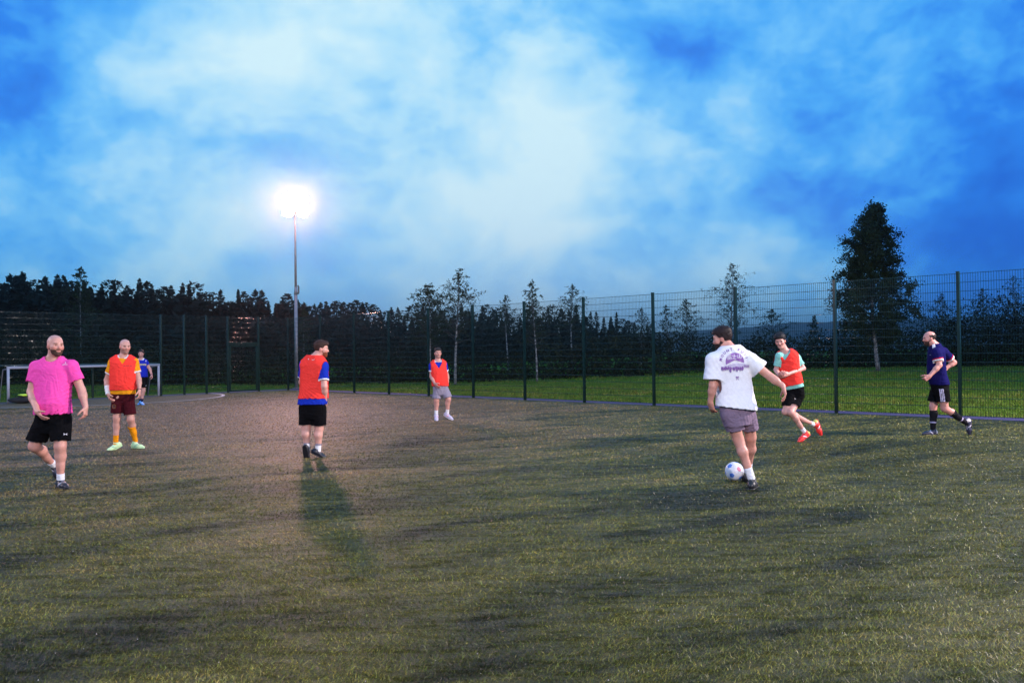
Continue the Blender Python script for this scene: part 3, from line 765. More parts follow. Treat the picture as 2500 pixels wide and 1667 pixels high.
# ------------------------------------------------------------------ people: smooth-blended volumes meshed as one continuous surface
class Prim:
    def __init__(s, f, lo, hi): s.f = f; s.lo = np.asarray(lo, float); s.hi = np.asarray(hi, float)
def nrm(v): v = np.asarray(v, float); return v / (np.linalg.norm(v) + 1e-12)
def rcone(a, b, ra, rb, side=None, flat=1.0):
    """tapered capsule; flat < 1 thins it along the 'side' direction"""
    a = np.asarray(a, float); b = np.asarray(b, float); ba = b - a; L2 = ba @ ba + 1e-12
    if side is not None:
        t_ = nrm(ba); side = np.asarray(side, float); side = nrm(side - t_ * (side @ t_))
    def f(X, Y, Z):
        x, y, z = X - a[0], Y - a[1], Z - a[2]
        t = np.clip((x * ba[0] + y * ba[1] + z * ba[2]) / L2, 0, 1)
        qx, qy, qz = x - t * ba[0], y - t * ba[1], z - t * ba[2]
        r = ra + (rb - ra) * t; d2 = qx * qx + qy * qy + qz * qz
        if side is not None:
            s_ = qx * side[0] + qy * side[1] + qz * side[2]
            d2 = d2 + s_ * s_ * (1 / flat ** 2 - 1)
        return np.sqrt(d2) - r
    m = max(ra, rb); return Prim(f, np.minimum(a, b) - m, np.maximum(a, b) + m)
def ellipsoid(c, rad, M):
    """M rows are the local axes"""
    c = np.asarray(c, float); rad = np.asarray(rad, float); M = np.asarray(M, float)
    def f(X, Y, Z):
        x, y, z = X - c[0], Y - c[1], Z - c[2]
        k0 = 0; k1 = 0
        for i in range(3):
            u = x * M[i][0] + y * M[i][1] + z * M[i][2]
            k0 = k0 + (u / rad[i]) ** 2; k1 = k1 + (u / rad[i] ** 2) ** 2
        k0 = np.sqrt(k0); k1 = np.sqrt(k1) + 1e-9
        return k0 * (k0 - 1) / k1
    m = rad.max(); return Prim(f, c - m, c + m)
def loft(P0, P1, yaw0, yaw1, prof, bend=(0, 0, 0), off=0.0, t_lo=-0.25, t_hi=1.0, pw=2.0):
    """stack of ellipses from P0 up to P1; prof rows: t, half width, front depth, back depth"""
    P0 = np.asarray(P0, float); P1 = np.asarray(P1, float) + nrm(P1 - P0) * off * 0.9
    ax = P1 - P0; L = np.linalg.norm(ax); ax = ax / L; bend = np.asarray(bend, float)
    T = np.array([p[0] for p in prof]); W = np.array([p[1] for p in prof]) + off
    Fr = np.array([p[2] for p in prof]) + off; Bk = np.array([p[3] for p in prof]) + off
    def f(X, Y, Z):
        x, y, z = X - P0[0], Y - P0[1], Z - P0[2]
        t = (x * ax[0] + y * ax[1] + z * ax[2]) / L
        bb = 4 * np.clip(t, 0, 1) * (1 - np.clip(t, 0, 1))
        qx = x - t * L * ax[0] - bb * bend[0]; qy = y - t * L * ax[1] - bb * bend[1]; qz = z - t * L * ax[2] - bb * bend[2]
        tt = np.clip(t, 0, 1); yw = yaw0 + (yaw1 - yaw0) * tt
        c, s = np.cos(yw), np.sin(yw)
        u = qx * c + qy * s                      # to the person's left
        v = qx * s - qy * c                      # forward
        v = np.sign(v) * np.sqrt(v * v + qz * qz * 0.999)
        w = np.interp(t, T, W); dep = np.where(v > 0, np.interp(t, T, Fr), np.interp(t, T, Bk))
        if pw == 2.0:
            k0 = np.sqrt((u / w) ** 2 + (v / dep) ** 2)
        else:
            k0 = (np.abs(u / w) ** pw + np.abs(v / dep) ** pw) ** (1 / pw)
        k1 = np.sqrt((u / w ** 2) ** 2 + (v / dep ** 2) ** 2) + 1e-6
        d = np.where(k0 > 0.05, k0 * (k0 - 1) / k1, -np.minimum(w, dep))
        return np.maximum(np.maximum(d, (t - t_hi) * L), (t_lo - t) * L)
    m = max(W.max(), Fr.max(), Bk.max()) + np.linalg.norm(bend)
    E0 = P0 + ax * L * t_lo; E1 = P0 + ax * L * t_hi
    return Prim(f, np.minimum(E0, E1) - m, np.maximum(E0, E1) + m)
def clip(p, pt, n):
    pt = np.asarray(pt, float); n = nrm(n)
    return Prim(lambda X, Y, Z: np.maximum(p.f(X, Y, Z), (X - pt[0]) * n[0] + (Y - pt[1]) * n[1] + (Z - pt[2]) * n[2]), p.lo, p.hi)
def grow(p, r): return Prim(lambda X, Y, Z: p.f(X, Y, Z) - r, p.lo - r, p.hi + r)

class Field:
    def __init__(s, prims, res, pad=0.05):
        lo = np.min([p.lo for p in prims], 0) - pad; hi = np.max([p.hi for p in prims], 0) + pad
        s.lo = lo; s.res = res; n = np.ceil((hi - lo) / res).astype(int) + 2
        s.ax = [(lo[i] + np.arange(n[i]) * res).astype(np.float32) for i in range(3)]
        s.d = np.full(n, 0.4, np.float32)
    def sl(s, lo, hi, m):
        a = np.clip(np.floor((lo - m - s.lo) / s.res).astype(int), 0, None); b = np.minimum(np.ceil((hi + m - s.lo) / s.res).astype(int) + 1, s.d.shape)
        k = tuple(slice(a[i], max(b[i], a[i] + 1)) for i in range(3))
        return k, s.ax[0][k[0]][:, None, None], s.ax[1][k[1]][None, :, None], s.ax[2][k[2]][None, None, :]
    def add(s, p, k=0.0):
        ix, X, Y, Z = s.sl(p.lo, p.hi, k + 3 * s.res); dn = p.f(X, Y, Z).astype(np.float32); a = s.d[ix]
        if k > 0:
            h = np.maximum(k - np.abs(a - dn), 0) / k; s.d[ix] = np.minimum(a, dn) - h * h * k * 0.25
        else: s.d[ix] = np.minimum(a, dn)
        return s
    def sub(s, p, k=0.0):
        ix, X, Y, Z = s.sl(p.lo, p.hi, 3 * s.res); s.d[ix] = np.maximum(s.d[ix], -p.f(X, Y, Z)); return s
    def cut(s, fn):
        X, Y, Z = s.ax[0][:, None, None], s.ax[1][None, :, None], s.ax[2][None, None, :]
        s.d = np.maximum(s.d, fn(X, Y, Z)).astype(np.float32); return s
    def disp(s, fn):
        X, Y, Z = s.ax[0][:, None, None], s.ax[1][None, :, None], s.ax[2][None, None, :]
        s.d = (s.d + fn(X, Y, Z)).astype(np.float32); return s
    def mesh(s):
        return surf_nets(s.d, s.lo, s.res)
def surf_nets(d, lo, res):
    d = d.copy(); 
    for ax in range(3):
        sl0 = [slice(None)] * 3; sl0[ax] = 0; d[tuple(sl0)] = np.maximum(d[tuple(sl0)], 0.001)
        sl0[ax] = -1; d[tuple(sl0)] = np.maximum(d[tuple(sl0)], 0.001)
    sg = d < 0; nx, ny, nz = d.shape
    cnt = np.zeros((nx - 1, ny - 1, nz - 1), np.uint8)
    cs = [(i, j, k) for i in (0, 1) for j in (0, 1) for k in (0, 1)]
    for i, j, k in cs: cnt += sg[i:nx - 1 + i, j:ny - 1 + j, k:nz - 1 + k]
    act = np.argwhere((cnt > 0) & (cnt < 8))
    idx = np.full(cnt.shape, -1, np.int32); idx[act[:, 0], act[:, 1], act[:, 2]] = np.arange(len(act))
    val = [d[act[:, 0] + i, act[:, 1] + j, act[:, 2] + k] for i, j, k in cs]
    pos = np.zeros((len(act), 3)); n = np.zeros(len(act))
    for a in range(8):
        for b in range(a + 1, 8):
            df = np.array(cs[b]) - np.array(cs[a])
            if np.abs(df).sum() != 1: continue
            va, vb = val[a], val[b]; cr = (va < 0) != (vb < 0)
            t = np.where(cr, va / np.where(cr, va - vb, 1), 0)
            pos += np.where(cr[:, None], np.array(cs[a]) + df * t[:, None], 0); n += cr
    V = (act + pos / n[:, None]) * res + lo
    F = []
    for ax in range(3):
        u, w = (ax + 1) % 3, (ax + 2) % 3
        s0 = [slice(None)] * 3; s1 = [slice(None)] * 3; s0[ax] = slice(0, -1); s1[ax] = slice(1, None)
        ch = sg[tuple(s0)] != sg[tuple(s1)]
        e = np.argwhere(ch); e = e[(e[:, u] > 0) & (e[:, w] > 0) & (e[:, u] < d.shape[u] - 1) & (e[:, w] < d.shape[w] - 1)]
        ins = sg[tuple(s0)][e[:, 0], e[:, 1], e[:, 2]]
        q = []
        for du, dw in ((-1, -1), (0, -1), (0, 0), (-1, 0)):
            c = e.copy(); c[:, u] += du; c[:, w] += dw; q.append(idx[c[:, 0], c[:, 1], c[:, 2]])
        q = np.stack(q, 1); q[~ins] = q[~ins][:, ::-1]; F.append(q)
    F = np.concatenate(F); F = F[(F >= 0).all(1)]
    return V, F
def wob(X, Y, Z, f, seed):
    """cheap smooth noise"""
    r = np.random.default_rng(seed); o = 0
    for k in range(4):
        v = r.normal(size=3); v = v / np.linalg.norm(v) * f * (1 + 0.6 * k); p = r.uniform(0, 6.28)
        w_ = r.normal(size=3); w_ = w_ / np.linalg.norm(w_) * f * 0.7
        o = o + np.sin(v[0] * X + v[1] * Y + v[2] * Z + p + 1.3 * np.sin(w_[0] * X + w_[1] * Y + w_[2] * Z)) / (1 + 0.5 * k)
    return o * 0.4
def creases(X, Y, Z, seed, amp, lam=0.085):
    """cloth folds: ridged bands slanting across the cloth, fading in and out"""
    r = np.random.default_rng(seed); o = 0
    for k in range(3):
        az = r.uniform(0, 6.28); sl = r.uniform(-1.2, 1.2)
        v = np.array([math.cos(az) * .8, math.sin(az) * .8, sl]); v = v / np.linalg.norm(v) * 2 * math.pi / (lam * r.uniform(.7, 1.7))
        ph = v[0] * X + v[1] * Y + v[2] * Z + 2.6 * wob(X, Y, Z, 9, seed + k)
        m = np.clip(wob(X, Y, Z, 8, seed + 20 + k) + 0.25, 0, 1)
        o = o + m * (np.abs(np.sin(ph)) - 0.6)
    return o * amp

# --- materials that read the pigment stored on the surface
def fold_bump(nt, b, o, k):
    """soft creases of hanging cloth"""
    n1 = noise(nt, mapping(nt, o, rot=(0.3, 0.5, 0.2), scale=(1.0, 1.0, 0.5)), 4.6, 2, 0.45, 1.4)
    n2 = noise(nt, mapping(nt, o, rot=(0.9, -0.5, 0.4), scale=(0.6, 1.0, 1.3)), 8.5, 2, 0.45, 1.0)
    r1 = fmath(nt, 'ABSOLUTE', fmath(nt, 'SUBTRACT', n1, 0.5)); r2 = fmath(nt, 'ABSOLUTE', fmath(nt, 'SUBTRACT', n2, 0.5))
    h = fmath(nt, 'ADD', fmath(nt, 'MULTIPLY', r1, 1.0), fmath(nt, 'MULTIPLY', r2, 0.55))
    bump(nt, b, h, 1.0, k)
def pig_mat(name, rough, sheen=0.0, weave=0.0, spec=0.4, sss=0.0, scale=900, mottle=0.06, fold=0.0):
    m, nt, b = new_mat(name)
    at = nt.nodes.new('ShaderNodeAttribute'); at.attribute_name = 'Col'
    t = nt.nodes.new('ShaderNodeTexCoord')
    n = noise(nt, t.outputs['Object'], 38, 5, 0.65)
    c = mixc(nt, 1.0, at.outputs['Color'], ramp(nt, n, [(0.3, 1 - mottle), (0.7, 1 + mottle)]), 'MULTIPLY')
    nt.links.new(c, b.inputs['Base Color']); b.inputs['Roughness'].default_value = rough
    b.inputs['Specular IOR Level'].default_value = spec
    if sheen: b.inputs['Sheen Weight'].default_value = sheen
    if sss:
        b.inputs['Subsurface Weight'].default_value = sss; b.inputs['Subsurface Radius'].default_value = (0.012, 0.005, 0.003)
        b.inputs['Subsurface Scale'].default_value = 1.0
    if weave: bump(nt, b, noise(nt, t.outputs['Object'], scale, 2), weave, 0.002)
    if fold: fold_bump(nt, b, t.outputs['Object'], fold)
    return m
skin_m = pig_mat('skin', 0.48, spec=0.45, mottle=0.09)
cloth_m = pig_mat('jersey_cloth', 0.9, spec=0.05, fold=0.04)
soft_m = pig_mat('cotton_cloth', 0.9, spec=0.05, fold=0.008)
hair_m = pig_mat('hair', 0.6, weave=0.8, scale=420, spec=0.3, mottle=0.3)
boot_m = pig_mat('boot_leather', 0.4, spec=0.5, mottle=0.15)
marl_m, nt, b = new_mat('marled_cloth')
t = nt.nodes.new('ShaderNodeTexCoord'); at = nt.nodes.new('ShaderNodeAttribute'); at.attribute_name = 'Col'
n = noise(nt, mapping(nt, t.outputs['Object'], scale=(1, 1, 2.2)), 120, 3, 0.8)
c = mixc(nt, ramp(nt, n, [(0.50, 0.0), (0.70, 0.30)]), at.outputs['Color'], (1.0, 0.38, 0.62))
nt.links.new(c, b.inputs['Base Color']); b.inputs['Roughness'].default_value = 0.85; b.inputs['Specular IOR Level'].default_value = 0.1; fold_bump(nt, b, t.outputs['Object'], 0.03)

PROF = [(-0.1, .130, .095, .110), (0.0, .150, .108, .118), (0.12, .168, .112, .122), (0.33, .158, .112, .092), (0.52, .163, .118, .092), (0.70, .176, .122, .102), (0.82, .180, .108, .105), (0.90, .150, .082, .090), (0.96, .105, .066, .074), (1.0, .070, .058, .062)]
def fwd_of(yaw): return np.array([math.sin(yaw), -math.cos(yaw), 0.0])
def left_of(yaw): return np.array([math.cos(yaw), math.sin(yaw), 0.0])

def head_frame(s):
    y, p, r_ = R(s['yaw']), R(s.get('pitch', 0)), R(s.get('tilt', 0))
    f = fwd_of(y) * math.cos(p) + np.array([0, 0, math.sin(p)]); l = left_of(y)
    u = np.cross(f, l); u = u if u[2] > 0 else -u
    l2 = l * math.cos(r_) + u * math.sin(r_); u2 = u * math.cos(r_) - l * math.sin(r_)
    return f, l2, u2
def head_prims(C, fr, k=1.0, jaw=1.0):
    f, l, u = fr; M = (l, f, u)
    at = lambda x, y, z: C + (l * x + f * y + u * z) * k
    e = lambda x, y, z, rx, ry, rz: ellipsoid(at(x, y, z), (rx * k, ry * k, rz * k), M)
    A = [(e(0, -.012, .036, .0765, .097, .084), 0.0), (e(0, .022, -.030, .063 * jaw, .070, .080), .04), (e(0, .050, -.080, .042 * jaw, .040, .034), .03),
         (e(0, .072, -.096, .020, .018, .015), .025),
         (rcone(at(-.034, .076, .030), at(.034, .076, .030), .014 * k, .014 * k), .022),
         (rcone(at(0, .086, .016), at(0, .106, -.022), .0075 * k, .0125 * k), .014), (rcone(at(-.011, .093, -.026), at(.011, .093, -.026), .009 * k, .009 * k), .010),
         (e(-.040, .060, -.020, .024, .026, .022), .03), (e(.040, .060, -.020, .024, .026, .022), .03),
         (e(0, .082, -.058, .023, .013, .0135), .012),
         (e(-.077, -.004, -.008, .0095, .021, .032), .008), (e(.077, -.004, -.008, .0095, .021, .032), .008)]
    S_ = [e(-.032, .098, .006, .017, .018, .012), e(.032, .098, .006, .017, .018, .012), e(0, .103, -.0575, .02, .012, .0022)]
    return A, S_
def head_local(V, C, fr, k):
    f, l, u = fr; q = (V - C) / k; return q @ l, q @ f, q @ u

def hand_prims(W, d, n, thumb, curl=0.35, k=1.0, spread=1.0):
    """palm + five fingers; d along the hand, n out of the palm, thumb = +1/-1 along d x n"""
    d = nrm(d); n = nrm(n - d * (n @ d)); s = np.cross(d, n) * thumb
    out = [(rcone(W - d * .015 * k, W + d * .035 * k, .027 * k, .030 * k, n, .72), .02)]
    for i in range(4):
        o_ = (1.5 - i) * .0185 * k
        out.append((rcone(W + d * .012 * k + s * o_ * .8, W + d * .085 * k + s * o_, .0155 * k, .0150 * k, n, .85), .012))
    Ls = (.074, .082, .077, .060)
    for i in range(4):
        o_ = (1.5 - i) * .0205 * k; p = W + d * .088 * k + s * o_; a = curl * (0.7 + 0.16 * i); dd = nrm(d + s * (1.5 - i) * .055 * spread)
        ang = 0.3 * a
        for j, fr in enumerate((.46, .31, .23)):
            ang += a * (0.55 if j == 0 else 0.8)
            q = p + (dd * math.cos(ang) + n * math.sin(ang)) * Ls[i] * fr * 1.12 * k
            out.append((rcone(p, q, (.0092 - .0008 * j) * k, (.0086 - .0008 * j) * k), .004)); p = q
    p = W + d * .022 * k + s * .030 * k
    for j, (L, a) in enumerate(((.042, .75), (.034, .45), (.027, .25))):
        q = p + nrm(d * math.cos(a) + s * math.sin(a) + n * (.25 + .25 * curl + .15 * j)) * L * k
        out.append((rcone(p, q, (.0150 - .0022 * j) * k, (.0120 - .0015 * j) * k), .010)); p = q
    return out

class Person:
    def __init__(s, crop, D0):
        s.crop = crop; s.D0 = D0
    def p(s, x, y, dy=0.0):
        cx, cy, k = s.crop; return P(cx + x * k, cy + y * k, s.D0 + dy)
CROP = {1: (0, 780, 430 / 1498), 2: (660, 780, 500 / 1960), 3: (1640, 760, 400 / 1307), 4: (2080, 760, 420 / 1829), 5: (300, 830, 120 / 1045)}

def make_person(sp):
    crop = CROP[sp['crop']]
    gx, gy = sp['ground']; gp = G(crop[0] + gx * crop[2], crop[1] + gy * crop[2], 0.012); D0 = gp[1]
    ps = Person(crop, D0); J = lambda q: ps.p(*q)
    res = sp.get('res', 0.0065) * 1.14; m = sp.get('mass', 1.0); am = sp.get('arm', m); lm = sp.get('leg', m)
    base = np.array([ps.p(*sp['P0'])[0], D0, 0.012])
    toL = lambda v: np.asarray(v, float) - base
    JP = lambda q: toL(J(q))
    P0, P1 = JP(sp['P0']), JP(sp['P1']); y0, y1 = R(sp['yaw0']), R(sp['yaw1'])
    prof = [(t, w * sp['W'], f * sp.get('Df', 1.0) + sp.get('belly', 0) * math.exp(-((t - .36) / .2) ** 2), b_ * sp.get('Db', 1.0) + sp.get('bum', 0) * math.exp(-((t - .08) / .12) ** 2)) for t, w, f, b_ in PROF]
    bend = sp.get('bend', (0, 0, 0))
    HC = JP(sp['head']); fr = head_frame(sp['face']); hk = sp.get('hk', 1.0)
    skin = np.array(sp.get('skin', (.56, .31, .24)))
    prims = [(loft(P0, P1, y0, y1, prof, bend, 0.0, -0.06, 1.0), 0.0)]
    nb = P1 + (P0 - P1) * 0.03; nt_ = HC - fr[2] * .05 * hk - fr[0] * .018
    prims.append((rcone(nb, nt_, .064 * sp.get('neck', 1.0), .056 * sp.get('neck', 1.0)), .05))
    arms = {}
    for sd in 'LR':
        S_, E_, W_, T_ = [JP(q) for q in sp['arm' + sd]]
        ctr = P1 + (P0 - P1) * .2; S_ = S_ + (ctr - S_) * np.array([.09, .09, 0]) - np.array([0, 0, .026])
        arms[sd] = (S_, E_, W_, T_); out = nrm(S_ - (P0 + P1) / 2)
        prims += [(rcone(S_, E_, .054 * am, .042 * am), .06), (rcone(E_, E_ + (W_ - E_) * .35, .042 * am, .043 * am), .02), (rcone(E_ + (W_ - E_) * .3, W_, .042 * am, .027 * am), .02)]
        fw = fwd_of(y1); palm = np.array(sp['palm' + sd]) if 'palm' + sd in sp else nrm(-left_of(y1) * (1 if sd == 'L' else -1) + 0.15 * -fw)
        dH = nrm(T_ - W_); nn = palm - dH * (palm @ dH)
        # thumb points to the body's front when the arm hangs
        th = 1.0 if np.dot(np.cross(dH, nrm(nn)), np.array(sp.get('thumb' + sd, fw))) > 0 else -1.0
        prims += hand_prims(W_, dH, nn, th, sp.get('curl' + sd, 0.45), sp.get('handk', 1.0))
    legs = {}
    for sd in 'LR':
        H_, K_, A_, Tt = [JP(q) for q in sp['leg' + sd]]
        legs[sd] = (H_, K_, A_, Tt); sh = nrm(A_ - K_); fwk = nrm(np.cross(np.cross(nrm(K_ - H_), sh), sh)) if np.linalg.norm(np.cross(nrm(K_ - H_), sh)) > .12 else -fwd_of(y0)
        fwk = fwk if np.dot(fwk, Tt - A_) < 0 else -fwk       # towards the calf
        cm = K_ + (A_ - K_) * .32 + fwk * .014
        prims += [(rcone(H_, K_, .092 * lm, .060 * lm), .05), (rcone(K_ + (K_ - H_) * .02, K_ + (A_ - K_) * .12, .056 * lm, .052 * lm), .03), (rcone(K_ + (A_ - K_) * .08, cm, .050 * lm, .057 * lm), .03), (rcone(cm, K_ + (A_ - K_) * .66, .056 * lm, .041 * lm), .03),
                  (rcone(K_ + (A_ - K_) * .6, A_, .043 * lm, .034 * lm), .02), (rcone(A_, A_ + nrm(A_ - K_) * .03 + nrm(Tt - A_) * .02, .033, .026), .015)]
    hp, hs = head_prims(HC, fr, hk, sp.get('jaw', 1.0))
    F_ = Field([q[0] for q in prims] + [q[0] for q in hp], res)
    for q, k in prims[:2]: F_.add(q, k)
    for q, k in hp: F_.add(q, k * hk)
    for q in hs: F_.sub(q)
    for q, k in prims[2:]: F_.add(q, k)
    V, Fc = F_.mesh()
    # pigment of the skin, with shade painted into the eye sockets
    x, y, z = head_local(V, HC, fr, hk); near = np.sqrt(x * x + y * y + z * z) < .2
    col = np.repeat(skin[None], len(V), 0) * (1 + 0.10 * wob(V[:, 0], V[:, 1], V[:, 2], 30, 3))[:, None]
    def paint(mask, c, a=1.0):
        mk = (mask * a)[:, None]; col[:] = col * (1 - mk) + np.array(c)[None] * mk
    def blob(cx, cy, cz, rx, ry, rz): return np.clip(1.6 - 1.6 * np.sqrt(((x - cx) / rx) ** 2 + ((y - cy) / ry) ** 2 + ((z - cz) / rz) ** 2), 0, 1) * near
    red = skin * np.array([1.02, .72, .70])
    for sx_ in (-1, 1):
        paint(blob(sx_ * .042, .07, -.022, .036, .05, .03), red, .8); paint(blob(sx_ * .077, 0, -.005, .02, .04, .045), red, .7)
    paint(blob(0, .105, -.02, .02, .03, .02), red, .8)
    hc = np.array(sp.get('brow', (.05, .03, .02)))
    for sx_ in (-1, 1):
        paint(blob(sx_ * .033, .085, .0275, .030, .04, .0085), hc, .9); paint(blob(sx_ * .032, .09, .006, .020, .04, .011), skin * .5, .6)
        paint(blob(sx_ * .032, .085, .006, .013, .04, .008), (.05, .035, .03), 1.0)
    paint(blob(0, .095, -.057, .030, .03, .0125), skin * np.array([.78, .42, .42]), .9); paint(blob(0, .095, -.0575, .026, .03, .004), (.09, .03, .03), .9)
    if 'scalp' in sp:
        sc_ = np.clip((z - .030 - np.maximum(y, 0) * .75) * 40, 0, 1) * near; paint(sc_, sp['scalp'], .5)
    if 'stubble' in sp:
        st = np.clip((-.030 - z - np.abs(y - .05) * .1) * 60, 0, 1) * np.clip((y + .02) * 30, 0, 1) * np.clip((z + .125) * 40, 0, 1) * near
        lip = blob(0, .095, -.057, .032, .03, .016); nose = blob(0, .10, -.02, .03, .04, .026)
        paint(st * (1 - lip) * (1 - nose), sp['stubble'], .6)
    pk = sp.get('knuckle', True)
    for sd in 'LR':
        for c in (arms[sd][1],):
            d_ = np.linalg.norm(V - c, axis=1); paint(np.clip(1 - d_ / .05, 0, 1), red, .5)
        d_ = np.linalg.norm(V - arms[sd][3], axis=1); paint(np.clip(1 - d_ / .11, 0, 1), red, .6)
        d_ = np.linalg.norm(V - legs[sd][1], axis=1); paint(np.clip(1 - d_ / .08, 0, 1), red, .6)
    if 'hairy' in sp:
        pass
    me = mesh_np('person', V, Fc, skin_m, True, col)
    root = obj('person', me, None, base); tag(root, sp['label'], 'person')
    def part(name, fld, colfn, mat=cloth_m, parent=root, label=None):
        V, F = fld.mesh(); c = colfn(V) if callable(colfn) else np.repeat(np.array([colfn], float), len(V), 0)
        o = obj(name, mesh_np(name, V, F, mat, True, c), parent)
        if label: o['label'] = label
        return o
    def strands(o, n, L, w, flow, col, seed):
        """loose hair standing off the mass, joined into it"""
        me = o.data; nv = len(me.vertices); co = np.empty(nv * 3, np.float32); me.vertices.foreach_get('co', co); co = co.reshape(-1, 3)
        nn = np.empty(nv * 3, np.float32); me.vertices.foreach_get('normal', nn); nn = nn.reshape(-1, 3); r = np.random.default_rng(seed)
        i = r.integers(0, nv, n); i = i[np.linalg.norm(co[i] - HC, axis=1) > .07 * hk]; n = len(i); p = co[i]; d = nn[i] * .55 + np.asarray(flow) * .5 + r.normal(size=(n, 3)) * .38
        d /= np.linalg.norm(d, axis=1)[:, None]; s_ = np.cross(d, r.normal(size=(n, 3))); s_ /= np.linalg.norm(s_, axis=1)[:, None]
        V2 = np.empty((n * 3, 3)); V2[0::3] = p - s_ * w - d * .002; V2[1::3] = p + s_ * w - d * .002; V2[2::3] = p + d * (L * r.uniform(.4, 1.2, (n, 1)))
        qd = np.empty(len(me.loops), np.int32); me.loops.foreach_get('vertex_index', qd); q = qd.reshape(-1, 4); tri = np.concatenate([q[:, :3], q[:, [0, 2, 3]]]); F2 = np.arange(n * 3).reshape(-1, 3) + nv
        c = np.repeat(np.array([col], float), nv + n * 3, 0); c *= np.concatenate([1 + .35 * wob(co[:, 0], co[:, 1], co[:, 2], 190, 6), np.repeat(r.uniform(.5, 1.7, n), 3)])[:, None]
        o.data = mesh_np(o.name, np.concatenate([co, V2]), np.concatenate([tri, F2]), hair_m, True, c)
    out = {'root': root, 'toL': toL, 'JP': JP, 'base': base, 'yaw': y1}
    pr = sp.get('res_c', 0.0088)
    down = nrm(P0 - P1)
    # ---- shirt
    sh = sp['shirt']; so = sh.get('off', .018)
    hem = JP(sh['hem']); hn = nrm(np.array(sh.get('hemn', (0, 0, -1)), float))
    flare = sh.get('flare', 0.0)
    sprof = [(t, w + flare * max(0, .55 - t) , f + flare * max(0, .55 - t), b_ + flare * max(0, .55 - t)) for t, w, f, b_ in prof]
    body_l = loft(P0, P1, y0, y1, sprof, bend, so, sh.get('tlo', -.35), .995, 2.3)
    items = [(clip(body_l, hem, hn), 0)]; cuts = [(body_l, hem, hn)]; cuff = {}
    for sd in 'LR':
        S_, E_, W_, T_ = arms[sd]; a = nrm(E_ - S_); fs = sh.get('sleeve' + sd, sh.get('sleeve', .62))
        end = S_ + (E_ - S_) * fs; rs = sh.get('rs', .070) * am * .92; re = sh.get('re', .074) * am
        inn = S_ + (P1 + (P0 - P1) * .18 - S_) * .25
        c1 = rcone(inn, S_, rs * .86, rs * .95); c2 = rcone(S_, end + a * .08, rs, re)
        an = nrm(a + np.array(sh.get('cuffn', (0, 0, 0)), float))
        items += [(c1, .05), (clip(c2, end, an), .05)]; cuts.append((c2, end, an)); cuff[sd] = (end, an, S_)
    Fs_ = Field([i[0] for i in items], pr)
    for q, k in items: Fs_.add(q, k)
    Fs_.disp(lambda X, Y, Z: creases(X, Y, Z, sp['seed'], sh.get('fold', .006)) + sh.get('wob', .003) * wob(X, Y, Z, 10, sp['seed'] + 50))
    for q, e_, n_ in cuts:
        Fs_.sub(Prim(lambda X, Y, Z, q=q, e_=e_, n_=n_: np.maximum(q.f(X, Y, Z) + .015, -.06 - ((X - e_[0]) * n_[0] + (Y - e_[1]) * n_[1] + (Z - e_[2]) * n_[2])), q.lo, q.hi))
    nk = P1 + (HC - P1) * .28; fwv = fwd_of(y1)
    Fs_.sub(rcone(P1 + fwv * sh.get('neckf', .035) - np.array([0, 0, .005]), nk + np.array([0, 0, .1]), sh.get('nr', .070), sh.get('nr', .070) * .95))
    def shirt_col(V):
        c = np.repeat(np.array([sh['col']], float), len(V), 0)
        for bw, bc in sh.get('cuffs', []):
            for sd in 'LR':
                e_, n_, S_ = cuff[sd]; dd = (V - e_) @ n_; mk = (dd > -bw) & (dd < .02) & (np.linalg.norm(V - e_, axis=1) < .16) & (np.linalg.norm(np.cross(V - S_, n_), axis=1) < .092 * am); c[mk] = bc
        if 'collar' in sh:
            pc = P1 + fwv * sh.get('neckf', .035) - np.array([0, 0, .005]); ax_ = nrm(nk - pc); q = V - pc; rr = np.linalg.norm(q - (q @ ax_)[:, None] * ax_, axis=1)
            mk = (rr < sh.get('nr', .07) + sh.get('collar_w', .024)) & (q @ ax_ > -.06); c[mk] = sh['collar']
        return sh['paint'](V, c, out) if 'paint' in sh else c
    out['shirt'] = part('shirt', Fs_, shirt_col, sh.get('mat', cloth_m))
    # ---- bib
    if 'bib' in sp:
        bb = sp['bib']; bo = so + bb.get('off', .016); bl = loft(P0, P1, y0, y1, sprof, bend, bo, -.3, .985, 2.3)
        bh = JP(bb['hem']); bn = nrm(np.array(bb.get('hemn', (0, 0, -1)), float))
        Fb = Field([bl], pr).add(clip(bl, bh, bn))
        sw = sp['W']
        for sd in 'LR':
            S_, E_, W_, T_ = arms[sd]; a = nrm(E_ - S_)
            inn = S_ + (P1 + (P0 - P1) * .18 - S_) * .25
            Fb.add(rcone(inn, S_ + (inn - S_) * .25, sh.get('rs', .07) * am * .82 + .014, sh.get('rs', .07) * am * .86 + .014), .05)
        Fb.disp(lambda X, Y, Z: creases(X, Y, Z, sp['seed'] + 5, bb.get('fold', .006)) + .004 * wob(X, Y, Z, 12, sp['seed'] + 51))
        for sd in 'LR':
            S_, E_, W_, T_ = arms[sd]; l_ = left_of(y1) * (1 if sd == 'L' else -1); c = S_ + l_ * bb.get('hole', .088)
            Fb.sub(ellipsoid(c + np.array([0, 0, -.045]), (.062, .14, .150), (l_, fwd_of(y1), np.array([0, 0, 1.0]))))
        Fb.sub(Prim(lambda X, Y, Z: np.maximum(bl.f(X, Y, Z) + .014, -.06 - ((X - bh[0]) * bn[0] + (Y - bh[1]) * bn[1] + (Z - bh[2]) * bn[2])), bl.lo, bl.hi))
        l_ = left_of(y1); vd = bb.get('v', .16)
        vz = P1[2] - vd
